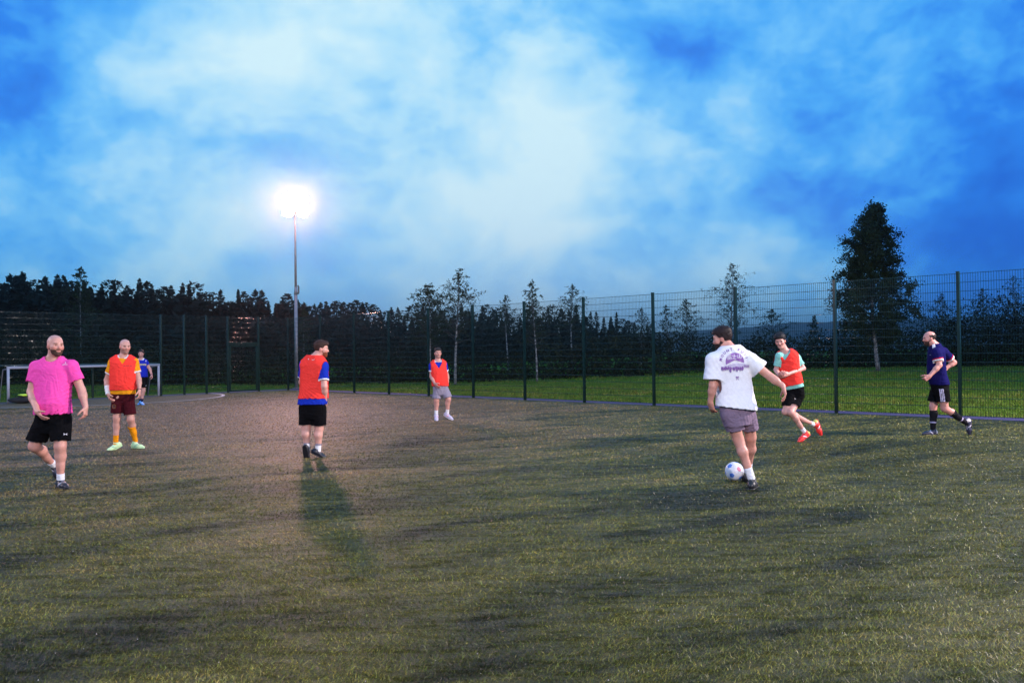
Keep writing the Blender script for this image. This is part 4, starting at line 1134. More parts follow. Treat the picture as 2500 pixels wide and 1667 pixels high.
        Fb.sub(Prim(lambda X, Y, Z: np.maximum(np.abs((X - P1[0]) * l_[0] + (Y - P1[1]) * l_[1]) - np.clip((Z - vz) * .62, -1, .085), -((X - P1[0]) * fwv[0] + (Y - P1[1]) * fwv[1]) - .01), P1 - .3, P1 + .3))
        Fb.sub(rcone(P1 + fwv * .02, nk + np.array([0, 0, .12]), .082, .085))
        def bib_col(V):
            c = np.repeat(np.array([bb['col']], float), len(V), 0)
            for sd in 'LR':
                S_ = arms[sd][0]; ls = left_of(y1) * (1 if sd == 'L' else -1); cc = S_ + ls * bb.get('hole', .088) + np.array([0, 0, -.045]); q = V - cc
                k0 = np.sqrt((q @ ls / .070) ** 2 + (q @ fwd_of(y1) / .149) ** 2 + (q[:, 2] / .158) ** 2); c[k0 < 1.0] = bb.get('trim', np.array(bb['col']) * .25)
            return c
        out['bib'] = part('bib', Fb, bib_col)
    # ---- shorts
    st = sp['shorts']; waist = JP(st['waist'])
    pel = loft(P0, P1, y0, y1, prof, bend, st.get('off', .008), -.10, 1.0, 2.2)
    items = [(clip(pel, waist, (0, 0, 1)), 0)]; cuts = []; hems = {}
    for sd in 'LR':
        H_, K_, A_, Tt = legs[sd]; a = nrm(K_ - H_); fs = st.get('len' + sd, st.get('len', .72)); e_ = H_ + (K_ - H_) * fs
        c2 = rcone(H_, e_ + a * .1, st.get('r0', .108) * lm * .90, st.get('r1', .112) * lm * .91)
        n_ = nrm(a + np.array(st.get('hemn' + sd, (0, 0, -.6)))); items.append((clip(c2, e_, n_), .03)); cuts.append((c2, e_, n_)); hems[sd] = (e_, n_, H_, K_)
    Fh = Field([i[0] for i in items], pr)
    for q, k in items: Fh.add(q, k)
    Fh.disp(lambda X, Y, Z: creases(X, Y, Z, sp['seed'] + 9, st.get('fold', .007), .10) + .004 * wob(X, Y, Z, 13, sp['seed'] + 52))
    for q, e_, n_ in cuts:
        Fh.sub(Prim(lambda X, Y, Z, q=q, e_=e_, n_=n_: np.maximum(q.f(X, Y, Z) + .014, -.05 - ((X - e_[0]) * n_[0] + (Y - e_[1]) * n_[1] + (Z - e_[2]) * n_[2])), q.lo, q.hi))
    out['hems'] = hems
    out['shorts'] = part('shorts', Fh, (lambda V: st['paint'](V, np.repeat(np.array([st['col']], float), len(V), 0), out)) if 'paint' in st else st['col'])
    # ---- socks and boots
    for sd in 'LR':
        H_, K_, A_, Tt = legs[sd]; sk = sp['sock' + sd] if 'sock' + sd in sp else sp['sock']
        up = sk.get('h', .12); a = nrm(K_ - A_); L = np.linalg.norm(K_ - A_); tp = A_ + a * up
        f_ = min(1, up / L)
        prm = []
        if up > .2:
            cm = K_ + (A_ - K_) * .32; fwk = nrm(Tt - A_) * -1
            prm = [(rcone(A_ - a * .02, A_ + a * L * .38, .041 * lm, .047 * lm), 0), (rcone(A_ + a * L * .36, cm + fwk * .013, .047 * lm, .063 * lm), .03), (rcone(cm + fwk * .013, A_ + a * L * .95, .062 * lm, .058 * lm), .03)]
        else:
            prm = [(rcone(A_ - a * .02, A_ + a * (up + .05), .041 * lm, (.041 + .06 * max(0, up - .05)) * lm), 0)]
        Fk = Field([q[0] for q in prm], min(pr, .007))
        for q, k in prm: Fk.add(q, k)
        Fk.disp(lambda X, Y, Z: .0025 * np.sin(((X - A_[0]) * a[0] + (Y - A_[1]) * a[1] + (Z - A_[2]) * a[2]) * 2 * math.pi / .035 + wob(X, Y, Z, 20, 4)) * sk.get('ruck', .4))
        Fk.cut(lambda X, Y, Z: (X - tp[0]) * a[0] + (Y - tp[1]) * a[1] + (Z - tp[2]) * a[2])
        def sock_col(V, sk=sk, a=a, A_=A_):
            c = np.repeat(np.array([sk['col']], float), len(V), 0); hgt = (V - A_) @ a
            for lo_, hi_, cc in sk.get('bands', []): c[(hgt > lo_) & (hgt < hi_)] = cc
            return c
        part('sock', Fk, sock_col)
        bt = sp['boot']; dF = nrm(Tt - A_); upv = nrm(a - dF * (a @ dF))
        # sole plane lies an ankle's height under A_
        sv = np.cross(dF, upv); heel = A_ - upv * .058 - dF * .045; toe = A_ - upv * .066 + dF * .175
        if abs(heel[2] - toe[2]) < .09 and sp.get('flat' + sd, True) and min(heel[2], toe[2]) < .10:
            dF = nrm(np.array([dF[0], dF[1], 0])); upv = np.array([0, 0, 1.0]); sv = np.cross(dF, upv)
            Ab = np.array([A_[0], A_[1], 0.0]); sole0 = Ab; zs = 0.0
        else:
            sole0 = A_ - upv * .088
        q_ = lambda x, y, z: sole0 + dF * x + sv * y + upv * z
        bp = [(rcone(q_(-.048, 0, .040), q_(.03, 0, .040), .038, .040), 0), (rcone(q_(.02, 0, .044), q_(.125, .004, .032), .041, .044, upv, .80), .03), (rcone(q_(.11, .004, .030), q_(.185, 0, .024), .043, .026, upv, .75), .02),
              (rcone(q_(-.015, 0, .05), q_(-.008, 0, .10), .044, .043), .03)]
        Fbt = Field([q[0] for q in bp], .0072)
        for q, k in bp: Fbt.add(q, k)
        Fbt.cut(lambda X, Y, Z: -((X - sole0[0]) * upv[0] + (Y - sole0[1]) * upv[1] + (Z - sole0[2]) * upv[2]) + .008)
        Fbt.sub(rcone(q_(-.012, 0, .092), q_(-.010, 0, .16), .034, .036))
        def boot_col(V, bt=bt, sole0=sole0, dF=dF, upv=upv, sv=sv):
            c = np.repeat(np.array([bt['col']], float), len(V), 0); q = V - sole0; X, Y, Z = q @ dF, q @ sv, q @ upv
            if 'flash' in bt:
                mk = (np.abs((X - .04) - (Z - .03) * .9) < .012) & (np.abs(Y) > .02) & (Z > .02) & (Z < .07); c[mk] = bt['flash']
            if 'lace' in bt:
                mk = (np.abs(Y) < .014) & (X > .03) & (X < .11) & (Z > .045) & (np.sin(X * 420) > -.2); c[mk] = bt['lace']
            if 'heel' in bt: c[(X < -.035) & (Z > .02)] = bt['heel']
            return c
        bo_ = part('boot', Fbt, boot_col, boot_m)
        sl = [(rcone(q_(-.050, 0, .008), q_(.04, 0, .008), .037, .036), 0), (rcone(q_(.02, 0, .008), q_(.13, .004, .008), .036, .044), .03), (rcone(q_(.12, .004, .008), q_(.182, 0, .008), .043, .028), .02)]
        Fsl = Field([q[0] for q in sl], .008)
        for q, k in sl: Fsl.add(q, k)
        Fsl.cut(lambda X, Y, Z: np.abs((X - sole0[0]) * upv[0] + (Y - sole0[1]) * upv[1] + (Z - sole0[2]) * upv[2] - .007) - .007)
        part('sole', Fsl, bt.get('sole', (.02, .02, .025)), boot_m, bo_)
    # ---- hair and beard
    def head_field(pad, r_=.0058):
        Fd = Field([q[0] for q in hp], r_, .05)
        for q, k in hp[:10]: Fd.add(q, k * hk)
        return Fd
    def hl(X, Y, Z):
        x, y, z = X - HC[0], Y - HC[1], Z - HC[2]; f, l, u = fr
        return (x * l[0] + y * l[1] + z * l[2]) / hk, (x * f[0] + y * f[1] + z * f[2]) / hk, (x * u[0] + y * u[1] + z * u[2]) / hk
    if 'beard' in sp:
        bd = sp['beard']; Fd = head_field(0)
        Fd.disp(lambda X, Y, Z: -bd.get('t', .006) * .75 - .0022 * wob(X, Y, Z, 220, 8))
        def breg(X, Y, Z):
            x, y, z = hl(X, Y, Z)
            top = np.interp(y, [-.02, .01, .04, .07, .10], [.006, -.012, -.046, -.043, -.041]) + .003 * wob(X, Y, Z, 120, 5)
            d = np.maximum(z - top, -(y + .012)); d = np.maximum(d, -.122 - z)
            mouth = np.sqrt((x / .026) ** 2 + ((z + .058) / .0105) ** 2) - 1
            return np.maximum(d, np.where(y > .05, -mouth * .012, -1))
        Fd.cut(breg); bo2 = part('beard', Fd, lambda V: np.repeat(np.array([bd['col']]), len(V), 0) * (1 + .35 * wob(V[:, 0], V[:, 1], V[:, 2], 200, 6))[:, None], hair_m); strands(bo2, 900, .010, .0007, -fr[2], bd['col'], 3)
    if 'hair' in sp:
        hr = sp['hair']; Fd = head_field(0)
        def thick(X, Y, Z):
            x, y, z = hl(X, Y, Z)
            t = hr.get('side', .006) + (hr.get('top', .02) - hr.get('side', .006)) * np.clip((z - .035) / .06, 0, 1) + hr.get('quiff', 0) * np.clip((y - .02) / .06, 0, 1) * np.clip((z - .05) / .04, 0, 1)
            return -t - hr.get('rag', .0045) * wob(X, Y, Z, 130, 3) - .002 * wob(X, Y, Z, 300, 4)
        Fd.disp(thick)
        def hreg(X, Y, Z):
            x, y, z = hl(X, Y, Z)
            low = np.interp(y, [-.11, -.06, -.03, -.012, .012, .03, .05, .065, .10], hr.get('line', [-.06, -.055, -.035, .005, .012, .022, .052, .066, .07])) + .003 * wob(X, Y, Z, 110, 9)
            d = low - z
            if 'bald' in hr:
                d = np.maximum(d, z - hr['bald'])
            return np.maximum(d, -.13 - z)
        Fd.cut(hreg); ho2 = part('hair', Fd, lambda V: np.repeat(np.array([hr['col']]), len(V), 0) * (1 + .4 * wob(V[:, 0], V[:, 1], V[:, 2], 180, 6))[:, None], hair_m); strands(ho2, 1500, .008 + .6 * hr.get('top', .02), .0008, fr[2] * .3 - fr[0] * .5, hr['col'], 5)
    # ---- bands on the wrists
    for nm, sd, a0, a1, c, th, lab in sp.get('wraps', []):
        S_, E_, W_, T_ = arms[sd]; d_ = W_ - E_
        p0, p1 = E_ + d_ * a0, E_ + d_ * a1; r0 = (.042 + (.027 - .042) * (a0 - .3) / .7) * am + th; r1 = (.042 + (.027 - .042) * min(1, (a1 - .3) / .7)) * am + th
        t_ = nrm(d_); q = rcone(p0 - t_ * .02, p1 + t_ * .02, r0, r1); Fw = Field([q], .006); Fw.add(clip(clip(q, p1, t_), p0, -t_))
        Fw.disp(lambda X, Y, Z: .002 * np.sin(((X - p0[0]) * t_[0] + (Y - p0[1]) * t_[1] + (Z - p0[2]) * t_[2]) * 2 * math.pi / .05))
        part(nm, Fw, c, label=lab)
    out.update(arms=arms, legs=legs, HC=HC, P0=P0, P1=P1, fr=fr)
    return out
# ------------------------------------------------------------------ the eight players
WHITE = (.80, .78, .80); RED = (.95, .052, .040); BLACK = (.0045, .0045, .0055); BLUE = (.010, .030, .36)
people = {}
people['pink'] = make_person(dict(seed=1, crop=1, ground=(535, 1428), res=.0065, mass=1.10, W=1.10, belly=.075, Df=1.05, bum=.015,
    label='bald bearded man in a pink T-shirt and black shorts at the left edge',
    P0=(452, 905, .02), P1=(455, 322, .02), yaw0=12, yaw1=8, head=(470, 222, -.01), face=dict(yaw=52, pitch=-3), neck=1.12, jaw=1.06, hk=1.04,
    skin=(0.61, 0.29, 0.225), scalp=(.42, .26, .24), beard=dict(col=(.075, .036, .024), t=.005),
    armR=[(300, 388, .0), (266, 615, -.05), (318, 785, -.26), (388, 872, -.32)], armL=[(622, 380, .03), (692, 598, .06), (728, 745, .0), (722, 852, -.03)], curlL=.75, curlR=.5,
    legL=[(522, 860, .02), (512, 1075, -.05), (516, 1345, .0), (575, 1385, -.13)], legR=[(382, 860, .02), (292, 1072, .0), (452, 1228, .34), (478, 1362, .30)], flatR=False, leg=1.06,
    shirt=dict(col=(.92, .065, .38), hem=(450, 803, 0), hemn=(0, 0, -1), off=.020, sleeve=.60, rs=.072, re=.078, mat=marl_m, fold=.0075, nr=.078, flare=.02),
    shorts=dict(col=BLACK, waist=(450, 760, 0), len=.80, r0=.118, r1=.116, lenR=.80), sock=dict(col=WHITE, h=.055), boot=dict(col=(.014, .013, .022), flash=(.5, .45, .5), lace=(.15, .14, .18))))
people['amber'] = make_person(dict(seed=2, crop=1, ground=(1000, 1103), res=.0075, mass=1.0, W=1.08, belly=.03,
    label='bald man in a red bib over amber shirt, maroon shorts and wrist bandage',
    P0=(1045, 680, .02), P1=(1050, 306, .0), yaw0=12, yaw1=18, head=(1063, 230, -.02), face=dict(yaw=42, pitch=-8), jaw=.98,
    skin=(0.58, 0.29, 0.225), scalp=(.46, .29, .27), stubble=(.17, .10, .08),
    armR=[(948, 352, -.05), (908, 515, .0), (918, 632, -.08), (938, 695, -.12)], armL=[(1152, 345, .05), (1180, 508, .05), (1186, 600, -.02), (1190, 672, -.05)], curlR=.6, curlL=.7,
    legR=[(1000, 665, -.02), (994, 828, -.03), (984, 1052, .0), (925, 1082, -.08)], legL=[(1090, 665, .03), (1112, 845, .0), (1150, 1028, .16), (1240, 1046, .06)], leg=.96,
    shirt=dict(col=(.80, .30, .012), hem=(1050, 634, 0), off=.016, sleeve=.62, rs=.066, re=.072, cuffs=[(.022, WHITE)], collar=(.75, .72, .74), fold=.004, nr=.066),
    bib=dict(col=RED, hem=(1050, 600, 0), v=.145, trim=(.10, .012, .012)),
    shorts=dict(col=(.052, .006, .010), waist=(1045, 600, 0), len=.80, r0=.108, r1=.114), sock=dict(col=(.85, .30, .01), h=.15, ruck=1.6), sockL=dict(col=(.85, .30, .01), h=.27, ruck=1.2),
    boot=dict(col=(.60, .80, .42), sole=(.5, .7, .4), flash=(.35, .6, .35), lace=(.7, .85, .6)),
    wraps=[('wrist_bandage', 'R', .42, 1.06, (.80, .78, .76), .008, 'white bandage round the wrist'), ('wristband', 'L', .93, 1.0, (.015, .015, .02), .008, None)]))
people['keeper'] = make_person(dict(seed=3, crop=5, ground=(390, 1372), res=.009, res_c=.010, mass=1.0, W=1.02, belly=.03,
    label='goalkeeper in a royal blue shirt with white collar, far off by the right goalpost',
    P0=(410, 905, .0), P1=(385, 395, .0), yaw0=20, yaw1=12, head=(387, 292, -.02), face=dict(yaw=10, pitch=-8), skin=(0.55, 0.28, 0.234),
    hair=dict(col=(.020, .014, .014), top=.014, side=.006), stubble=(.2, .12, .11),
    armR=[(300, 445, .0), (275, 590, .05), (290, 720, -.02), (300, 800, -.05)], armL=[(490, 445, .0), (565, 600, .04), (612, 740, .0), (628, 815, -.02)], curlL=.8,
    legR=[(365, 880, .0), (355, 1070, .0), (372, 1300, .1), (330, 1340, .03)], legL=[(445, 880, .0), (440, 1070, -.02), (398, 1300, .0), (455, 1345, -.08)],
    shirt=dict(col=(.012, .025, .40), hem=(410, 788, 0), off=.016, sleeve=.50, collar=(.82, .8, .84), collar_w=.034, fold=.004),
    shorts=dict(col=BLACK, waist=(410, 740, 0), len=.70), sock=dict(col=(.02, .022, .06), h=.09), boot=dict(col=(.12, .35, .80), sole=(.02, .02, .04), flash=(.5, .6, .8)),
    wraps=[('wristband', 'L', .90, 1.0, (.12, .03, .06), .007, None)]))
people['centre'] = make_person(dict(seed=4, crop=2, ground=(480, 1318), res=.0068, mass=1.05, W=1.10, belly=.05, bum=.03,
    label='ginger bearded man in red bib and black shorts seen from behind near the centre',
    P0=(402, 895, .02), P1=(425, 352, .04), yaw0=168, yaw1=158, head=(487, 283, .07), face=dict(yaw=100, pitch=-6), skin=(0.64, 0.32, 0.252), neck=1.1,
    hair=dict(col=(.045, .018, .012), rag=.003, top=.020, side=.005, quiff=.016), beard=dict(col=(.20, .055, .022), t=.006), brow=(.12, .05, .03),
    armR=[(512, 432, -.03), (517, 640, -.10), (522, 782, .0), (498, 880, .05)], palmR=(-.7, .7, 0), thumbR=(-.3, .95, 0), armL=[(318, 415, .06), (300, 600, .18), (430, 690, .36), (560, 708, .42)], curlR=.6, curlL=.5,
    legL=[(345, 850, .05), (342, 1035, .02), (350, 1232, .0), (368, 1335, .05)], flatL=False, legR=[(462, 850, .0), (466, 1040, .02), (456, 1245, .02), (545, 1290, .06)], leg=1.06,
    shirt=dict(col=BLUE, hem=(400, 812, 0), off=.018, sleeve=.72, rs=.070, re=.074, cuffs=[(.020, WHITE)], collar=(.80, .80, .84), fold=.005, nr=.072, neckf=.01, flare=.06),
    bib=dict(col=RED, hem=(400, 755, 0), fold=.007, v=.15),
    shorts=dict(col=BLACK, waist=(400, 775, 0), len=.84, r0=.118, r1=.110), sock=dict(col=WHITE, h=.13, bands=[(.065, .10, (.28, .25, .30))]), boot=dict(col=(.012, .012, .022), sole=(.012, .012, .016))))
people['far'] = make_person(dict(seed=5, crop=2, ground=(1600, 962), res=.0080, res_c=.009, mass=.96, W=1.0, belly=.02,
    label='young man in red bib and grey shorts standing far off by the fence',
    P0=(1632, 690, .0), P1=(1602, 388, .0), yaw0=12, yaw1=15, head=(1603, 322, -.02), face=dict(yaw=18, pitch=-3), skin=(0.57, 0.28, 0.225), hk=.98,
    hair=dict(col=(.022, .015, .014), top=.018, side=.005, quiff=.008), stubble=(.26, .14, .12),
    armR=[(1540, 428, -.03), (1540, 545, -.06), (1574, 613, -.22), (1602, 645, -.27)], armL=[(1668, 422, .04), (1693, 535, .1), (1698, 602, .12), (1692, 635, .10)],
    legR=[(1598, 680, .0), (1590, 770, -.03), (1588, 905, .0), (1594, 938, -.13)], legL=[(1672, 680, .0), (1705, 762, -.02), (1693, 895, .05), (1745, 925, -.04)], leg=.96,
    shirt=dict(col=BLUE, hem=(1620, 628, 0), off=.015, sleeve=.58, cuffs=[(.024, WHITE)], collar=WHITE, collar_w=.03, fold=.004),
    bib=dict(col=RED, hem=(1620, 635, 0), v=.19), shorts=dict(col=(.27, .24, .31), waist=(1620, 600, 0), len=.86, r0=.108, r1=.118, lenL=.80), sock=dict(col=WHITE, h=.12), boot=dict(col=(.55, .48, .60), sole=(.7, .7, .75), flash=(.75, .3, .35))))
people['white'] = make_person(dict(seed=6, crop=3, ground=(665, 1415), res=.0065, mass=1.0, W=1.05, belly=.01,
    label='man in a loose white T-shirt with purple back print standing by the ball',
    P0=(520, 850, .03), P1=(468, 288, .03), yaw0=188, yaw1=184, head=(405, 218, .08), face=dict(yaw=-112, pitch=-14), skin=(0.59, 0.28, 0.216), neck=1.02,
    hair=dict(col=(.018, .008, .009), top=.024, side=.008, rag=.003, quiff=.004), beard=dict(col=(.030, .014, .012), t=.008),
    armL=[(318, 372, .02), (328, 595, .0), (308, 722, .06), (330, 815, .10)], palmL=(.8, .5, 0), curlL=.55, armR=[(632, 372, .0), (795, 528, -.04), (888, 598, -.08), (915, 690, -.10)], palmR=(-.75, .1, -.6), curlR=.55, thumbR=(-.3, .9, 0),
    legL=[(468, 820, .0), (528, 1010, .05), (640, 1345, .0), (662, 1340, .2)], legR=[(600, 820, .08), (630, 1000, .20), (607, 1285, .50), (575, 1305, .66)], leg=.98,
    shirt=dict(col=(.84, .82, .86), hem=(515, 772, 0), hemn=(-.13, 0, -1), off=.030, sleeve=.76, sleeveR=.52, rs=.088, re=.118, fold=.004, wob=.002, mat=soft_m, nr=.074, neckf=.012, flare=.06),
    shorts=dict(col=(.205, .150, .215), waist=(515, 735, 0), len=.66, r0=.114, r1=.114, fold=.006), sock=dict(col=WHITE, h=.14), boot=dict(col=(.013, .012, .014), heel=(.02, .02, .022), flash=(.5, .45, .5))))
people['runner'] = make_person(dict(seed=7, crop=3, ground=(1040, 1036), res=.0070, mass=.88, W=.98, belly=.0,
    label='slim dark haired runner in a red bib over mint green, leaning towards the ball',
    P0=(985, 665, .05), P1=(905, 315, .0), yaw0=-35, yaw1=-22, head=(866, 238, -.06), face=dict(yaw=-28, pitch=-16, tilt=6), skin=(0.59, 0.30, 0.252), hk=.99, jaw=.92,
    hair=dict(col=(.012, .010, .013), top=.030, side=.008, rag=.004, quiff=.010), bend=(-.02, 0, 0),
    armR=[(850, 345, -.07), (832, 468, -.02), (856, 512, -.22), (872, 500, -.30)], palmR=(.5, .4, .2), curlR=.9, armL=[(1002, 352, .04), (1050, 455, .0), (925, 500, -.24), (868, 492, -.32)], palmL=(-.2, .9, 0), curlL=.9,
    legL=[(1010, 680, .08), (950, 805, -.12), (1062, 965, .02), (1000, 1012, -.05)], legR=[(945, 680, .0), (905, 800, -.05), (1140, 905, .22), (1165, 975, .20)], flatR=False,
    shirt=dict(col=(.24, .56, .50), hem=(985, 610, 0), hemn=(.22, 0, -1), off=.016, sleeve=.72, rs=.066, re=.072, fold=.005, collar=(.2, .42, .42)),
    bib=dict(col=RED, hem=(985, 583, 0), hemn=(.22, 0, -1), v=.16, fold=.007), shorts=dict(col=BLACK, waist=(985, 590, 0), len=.64, lenL=.60, r0=.114, r1=.120),
    sock=dict(col=WHITE, h=.10), boot=dict(col=(.80, .035, .03), sole=(.5, .02, .02), flash=(.8, .75, .75), heel=(.5, .45, .1))))
def navy_paint(V, c, o):
    P1 = o['JP']((870, 345, 0)); q = V - P1; f = fwd_of(o['yaw']); l = left_of(o['yaw'])
    c[(q @ l > .03) & (q @ l < .15) & (q @ f > -.01) & (q @ f < .035) & (V[:, 2] > P1[2] - .12)] = WHITE
    return c
def navy_shorts(V, c, o):
    e_, n_, H_, K_ = o['hems']['L']; d = nrm(K_ - H_); q = V - H_; t = q @ d; w = q - t[:, None] * d; l = left_of(o['yaw']); f = nrm(np.cross(l, d)); f = f if f[0] < 0 else -f
    u = w @ f; mk = (w @ l > .02) & (np.abs(u - .02) < .034) & (t > -.06) & (t < .25); st = mk & ((np.abs(u - .02) < .008) | (np.abs(np.abs(u - .02) - .026) < .008))
    c[st] = (.62, .55, .72); return c
people['navy'] = make_person(dict(seed=8, crop=4, ground=(800, 1318), res=.0070, mass=1.04, W=1.06, belly=.05, Df=1.1, Db=1.15,
    label='balding bearded man in a navy shirt running left beside the right hand fence',
    P0=(930, 830, .0), P1=(878, 350, .0), yaw0=-104, yaw1=-112, head=(822, 288, -.02), face=dict(yaw=-97, pitch=-8), skin=(0.59, 0.27, 0.225), neck=1.15, bend=(.02, 0, 0),
    hair=dict(col=(.030, .018, .016), top=.004, side=.006, bald=.058, line=[-.06, -.055, -.035, .005, .02, .09, .1, .1, .1]), beard=dict(col=(.05, .024, .018), t=.006),
    armL=[(900, 425, -.20), (930, 572, -.22), (822, 690, -.24), (778, 722, -.24)], palmL=(.1, .95, 0), curlL=1.7, armR=[(975, 410, .16), (1085, 545, .22), (1005, 600, .20), (960, 640, .18)], curlR=.9,
    legR=[(905, 850, .10), (862, 1010, .10), (862, 1258, .10), (765, 1290, .08)], legL=[(960, 850, -.10), (985, 1030, -.08), (1215, 1185, .02), (1215, 1285, .0)], flatL=False, leg=1.02,
    shirt=dict(col=(.008, .007, .075), hem=(930, 778, 0), off=.018, sleeve=.66, rs=.074, re=.080, cuffs=[(.048, (.42, .012, .04)), (.026, WHITE)], fold=.006, paint=navy_paint),
    shorts=dict(col=BLACK, waist=(930, 740, 0), len=.70, lenL=.58, r0=.120, r1=.124, paint=navy_shorts),
    sock=dict(col=(.014, .013, .017), h=.36, bands=[(.12, .145, (.42, .36, .52))]), boot=dict(col=(.03, .03, .06), sole=(.02, .02, .03), flash=(.6, .55, .65), lace=(.5, .45, .55), heel=(.55, .5, .5))))
# ------------------------------------------------------------------ prints, badges and marks on the kit (laid on the cloth)
bpy.context.view_layer.update()
CAMP = Vector((0, 0, CAM_H))
ink_cache = {}
def ink(col, rough=0.7):
    if col not in ink_cache: ink_cache[col] = simple_mat('print_ink_%d' % len(ink_cache), col, rough, 0, 0.06, 30)
    return ink_cache[col]
def bvh_of(o, base):
    me = o.data
    co = np.empty(len(me.vertices) * 3, np.float32); me.vertices.foreach_get('co', co); co = co.reshape(-1, 3) + base
    return BVHTree.FromPolygons([Vector(v) for v in co.tolist()], [tuple(p.vertices) for p in me.polygons])
def decal(who, partname, name, polys, col, crop, lift=0.004, bvh=None, sub=0.0):
    """polys: outlines in the crop's pixels, laid on the garment where they fall"""
    pe = people[who]; part_ = pe[partname]; base = pe['base']; bvh = bvh or bvh_of(part_, base)
    cx, cy, k = crop; bm = bmesh.new()
    for poly in polys:
        vs = [bm.verts.new((x, y, 0)) for x, y in poly]
        try: bm.faces.new(vs)
        except ValueError: pass
    bmesh.ops.triangulate(bm, faces=bm.faces)
    if sub:
        for _ in range(4):
            ed = [e for e in bm.edges if e.calc_length() > sub]
            if not ed: break
            bmesh.ops.subdivide_edges(bm, edges=ed, cuts=1); bmesh.ops.triangulate(bm, faces=bm.faces)
    for v in bm.verts:
        d = Vector(ray(cx + v.co.x * k, cy + v.co.y * k)).normalized(); hit, n, i, t = bvh.ray_cast(CAMP, d)
        if hit is None: v.co = Vector((0, 0, -50)); v.tag = True; continue
        n = n if n.dot(d) < 0 else -n
        v.co = hit - d * lift * 0.6 + n * lift * 0.6 - Vector(base)
    bmesh.ops.delete(bm, geom=[v for v in bm.verts if v.co.z < -20], context='VERTS')
    bmesh.ops.recalc_face_normals(bm, faces=bm.faces)
    me = bpy.data.meshes.new(name); bm.to_mesh(me); bm.free(); me.materials.append(ink(col))
    return obj(name, me, part_)
def glyph(txt, cx, cy, h, ang=0.0, wide=1.0, bold=0.0):
    """outline polygons of a character, in pixel space (y down), from Blender's own font"""
    cu = bpy.data.curves.new('glyph', 'FONT'); cu.body = txt; cu.align_x = 'CENTER'; cu.resolution_u = 2; cu.offset = bold
    o = bpy.data.objects.new('glyph', cu); COL.objects.link(o)
    dg = bpy.context.evaluated_depsgraph_get(); me = bpy.data.meshes.new_from_object(o.evaluated_get(dg))
    V = [v.co.copy() for v in me.vertices]; polys = [tuple(p.vertices) for p in me.polygons]
    bpy.data.objects.remove(o); bpy.data.curves.remove(cu); bpy.data.meshes.remove(me)
    if not V: return []
    lo = min(v.y for v in V); hi = max(v.y for v in V); k = h / max(hi - lo, 1e-4); mx = (min(v.x for v in V) + max(v.x for v in V)) / 2; my = (lo + hi) / 2
    ca, sa = math.cos(ang), math.sin(ang); out = []
    for p in polys:
        q = []
        for i in p:
            x, y = (V[i].x - mx) * k * wide, -(V[i].y - my) * k
            q.append((cx + x * ca - y * sa, cy + x * sa + y * ca))
        out.append(q)
    return out
C5 = (1660, 780, 300 / 2352)
PUR = (.30, .14, .42); PALE = (.56, .50, .66); DEEP = (.22, .09, .34)
wb = bvh_of(people['white']['shirt'], people['white']['base'])
disc = [(1050 + 176 * math.cos(a), 810 + 176 * math.sin(a)) for a in np.linspace(math.radians(162), math.radians(365), 40)]
disc += [(1215, 826), (1130, 796), (1055, 774), (990, 806), (890, 862)]
decal('white', 'shirt', 'print_disc', [disc], PUR, C5, .004, wb, 26)
txt = []
for i, ch in enumerate('MOUNT FUJI'):
    if ch == ' ': continue
    a = math.radians(166 - 16.0 * i); txt += glyph(ch, 1036 + 262 * math.cos(a), 828 - 262 * math.sin(a), 54, math.pi / 2 - a, .95, .022)
decal('white', 'shirt', 'print_lettering', txt, DEEP, C5, .004, wb)
for ch, x, y, h, a in (('富', 940, 715, 100, -.25), ('士', 1035, 708, 92, .1), ('山', 1135, 700, 84, .05)):
    decal('white', 'shirt', 'print_character', glyph(ch, x, y, h, a), (.86, .84, .88), C5, .0075, wb)
band = [(800, 905), (950, 862), (1055, 838), (1135, 836), (1225, 846), (1330, 862), (1325, 905), (1180, 930), (1000, 935), (820, 930)]
decal('white', 'shirt', 'print_mountain', [band], PALE, C5, .004, wb, 40)
rt = np.random.default_rng(4); sp1, sp2 = [], []
for i in range(34):
    x = 792 + i * 12.5 + rt.uniform(-5, 5); y0_ = 905 + rt.uniform(-14, 18); y1_ = 955 + rt.uniform(-15, 70) * (1 - abs(i - 17) / 24); w = rt.uniform(6, 12)
    (sp1 if i % 3 else sp2).append([(x - w, y0_ + 20), (x - 2, y0_ - 12), (x + w, y0_ + 22), (x + 3, y1_), (x - 2, y1_ + 6)])
for i in range(9):
    x = 1225 + i * 12; y0_ = 880 + rt.uniform(-10, 14); sp2.append([(x - 4, y0_), (x + 4, y0_ - 6), (x + 3, y0_ + rt.uniform(20, 55)), (x - 2, y0_ + 20)])
decal('white', 'shirt', 'print_trees', sp1, DEEP, C5, .0065, wb); decal('white', 'shirt', 'print_reflection', sp2, PUR, C5, .0060, wb)
mark = [[(1068, 1095), (1080, 1086), (1096, 1096), (1112, 1086), (1128, 1098), (1128, 1118), (1116, 1116), (1114, 1104), (1098, 1112), (1082, 1102), (1078, 1118), (1068, 1116)],
        [(1084, 1120), (1096, 1116), (1110, 1120), (1104, 1134), (1090, 1134)], [(1072, 1150), (1086, 1132), (1094, 1138), (1080, 1156)], [(1106, 1136), (1114, 1130), (1130, 1150), (1120, 1156)]]
decal('white', 'shirt', 'print_mark', mark, DEEP, C5, .004, wb)
K1, K2, K3, K4 = CROP[1], CROP[2], CROP[3], CROP[4]
decal('pink', 'shirt', 'chest_logo', [[(530, 384), (548, 378), (575, 381), (575, 386), (550, 384), (532, 389)], [(553, 362), (558, 360), (563, 374), (556, 374)]], (.90, .55, .75), K1)
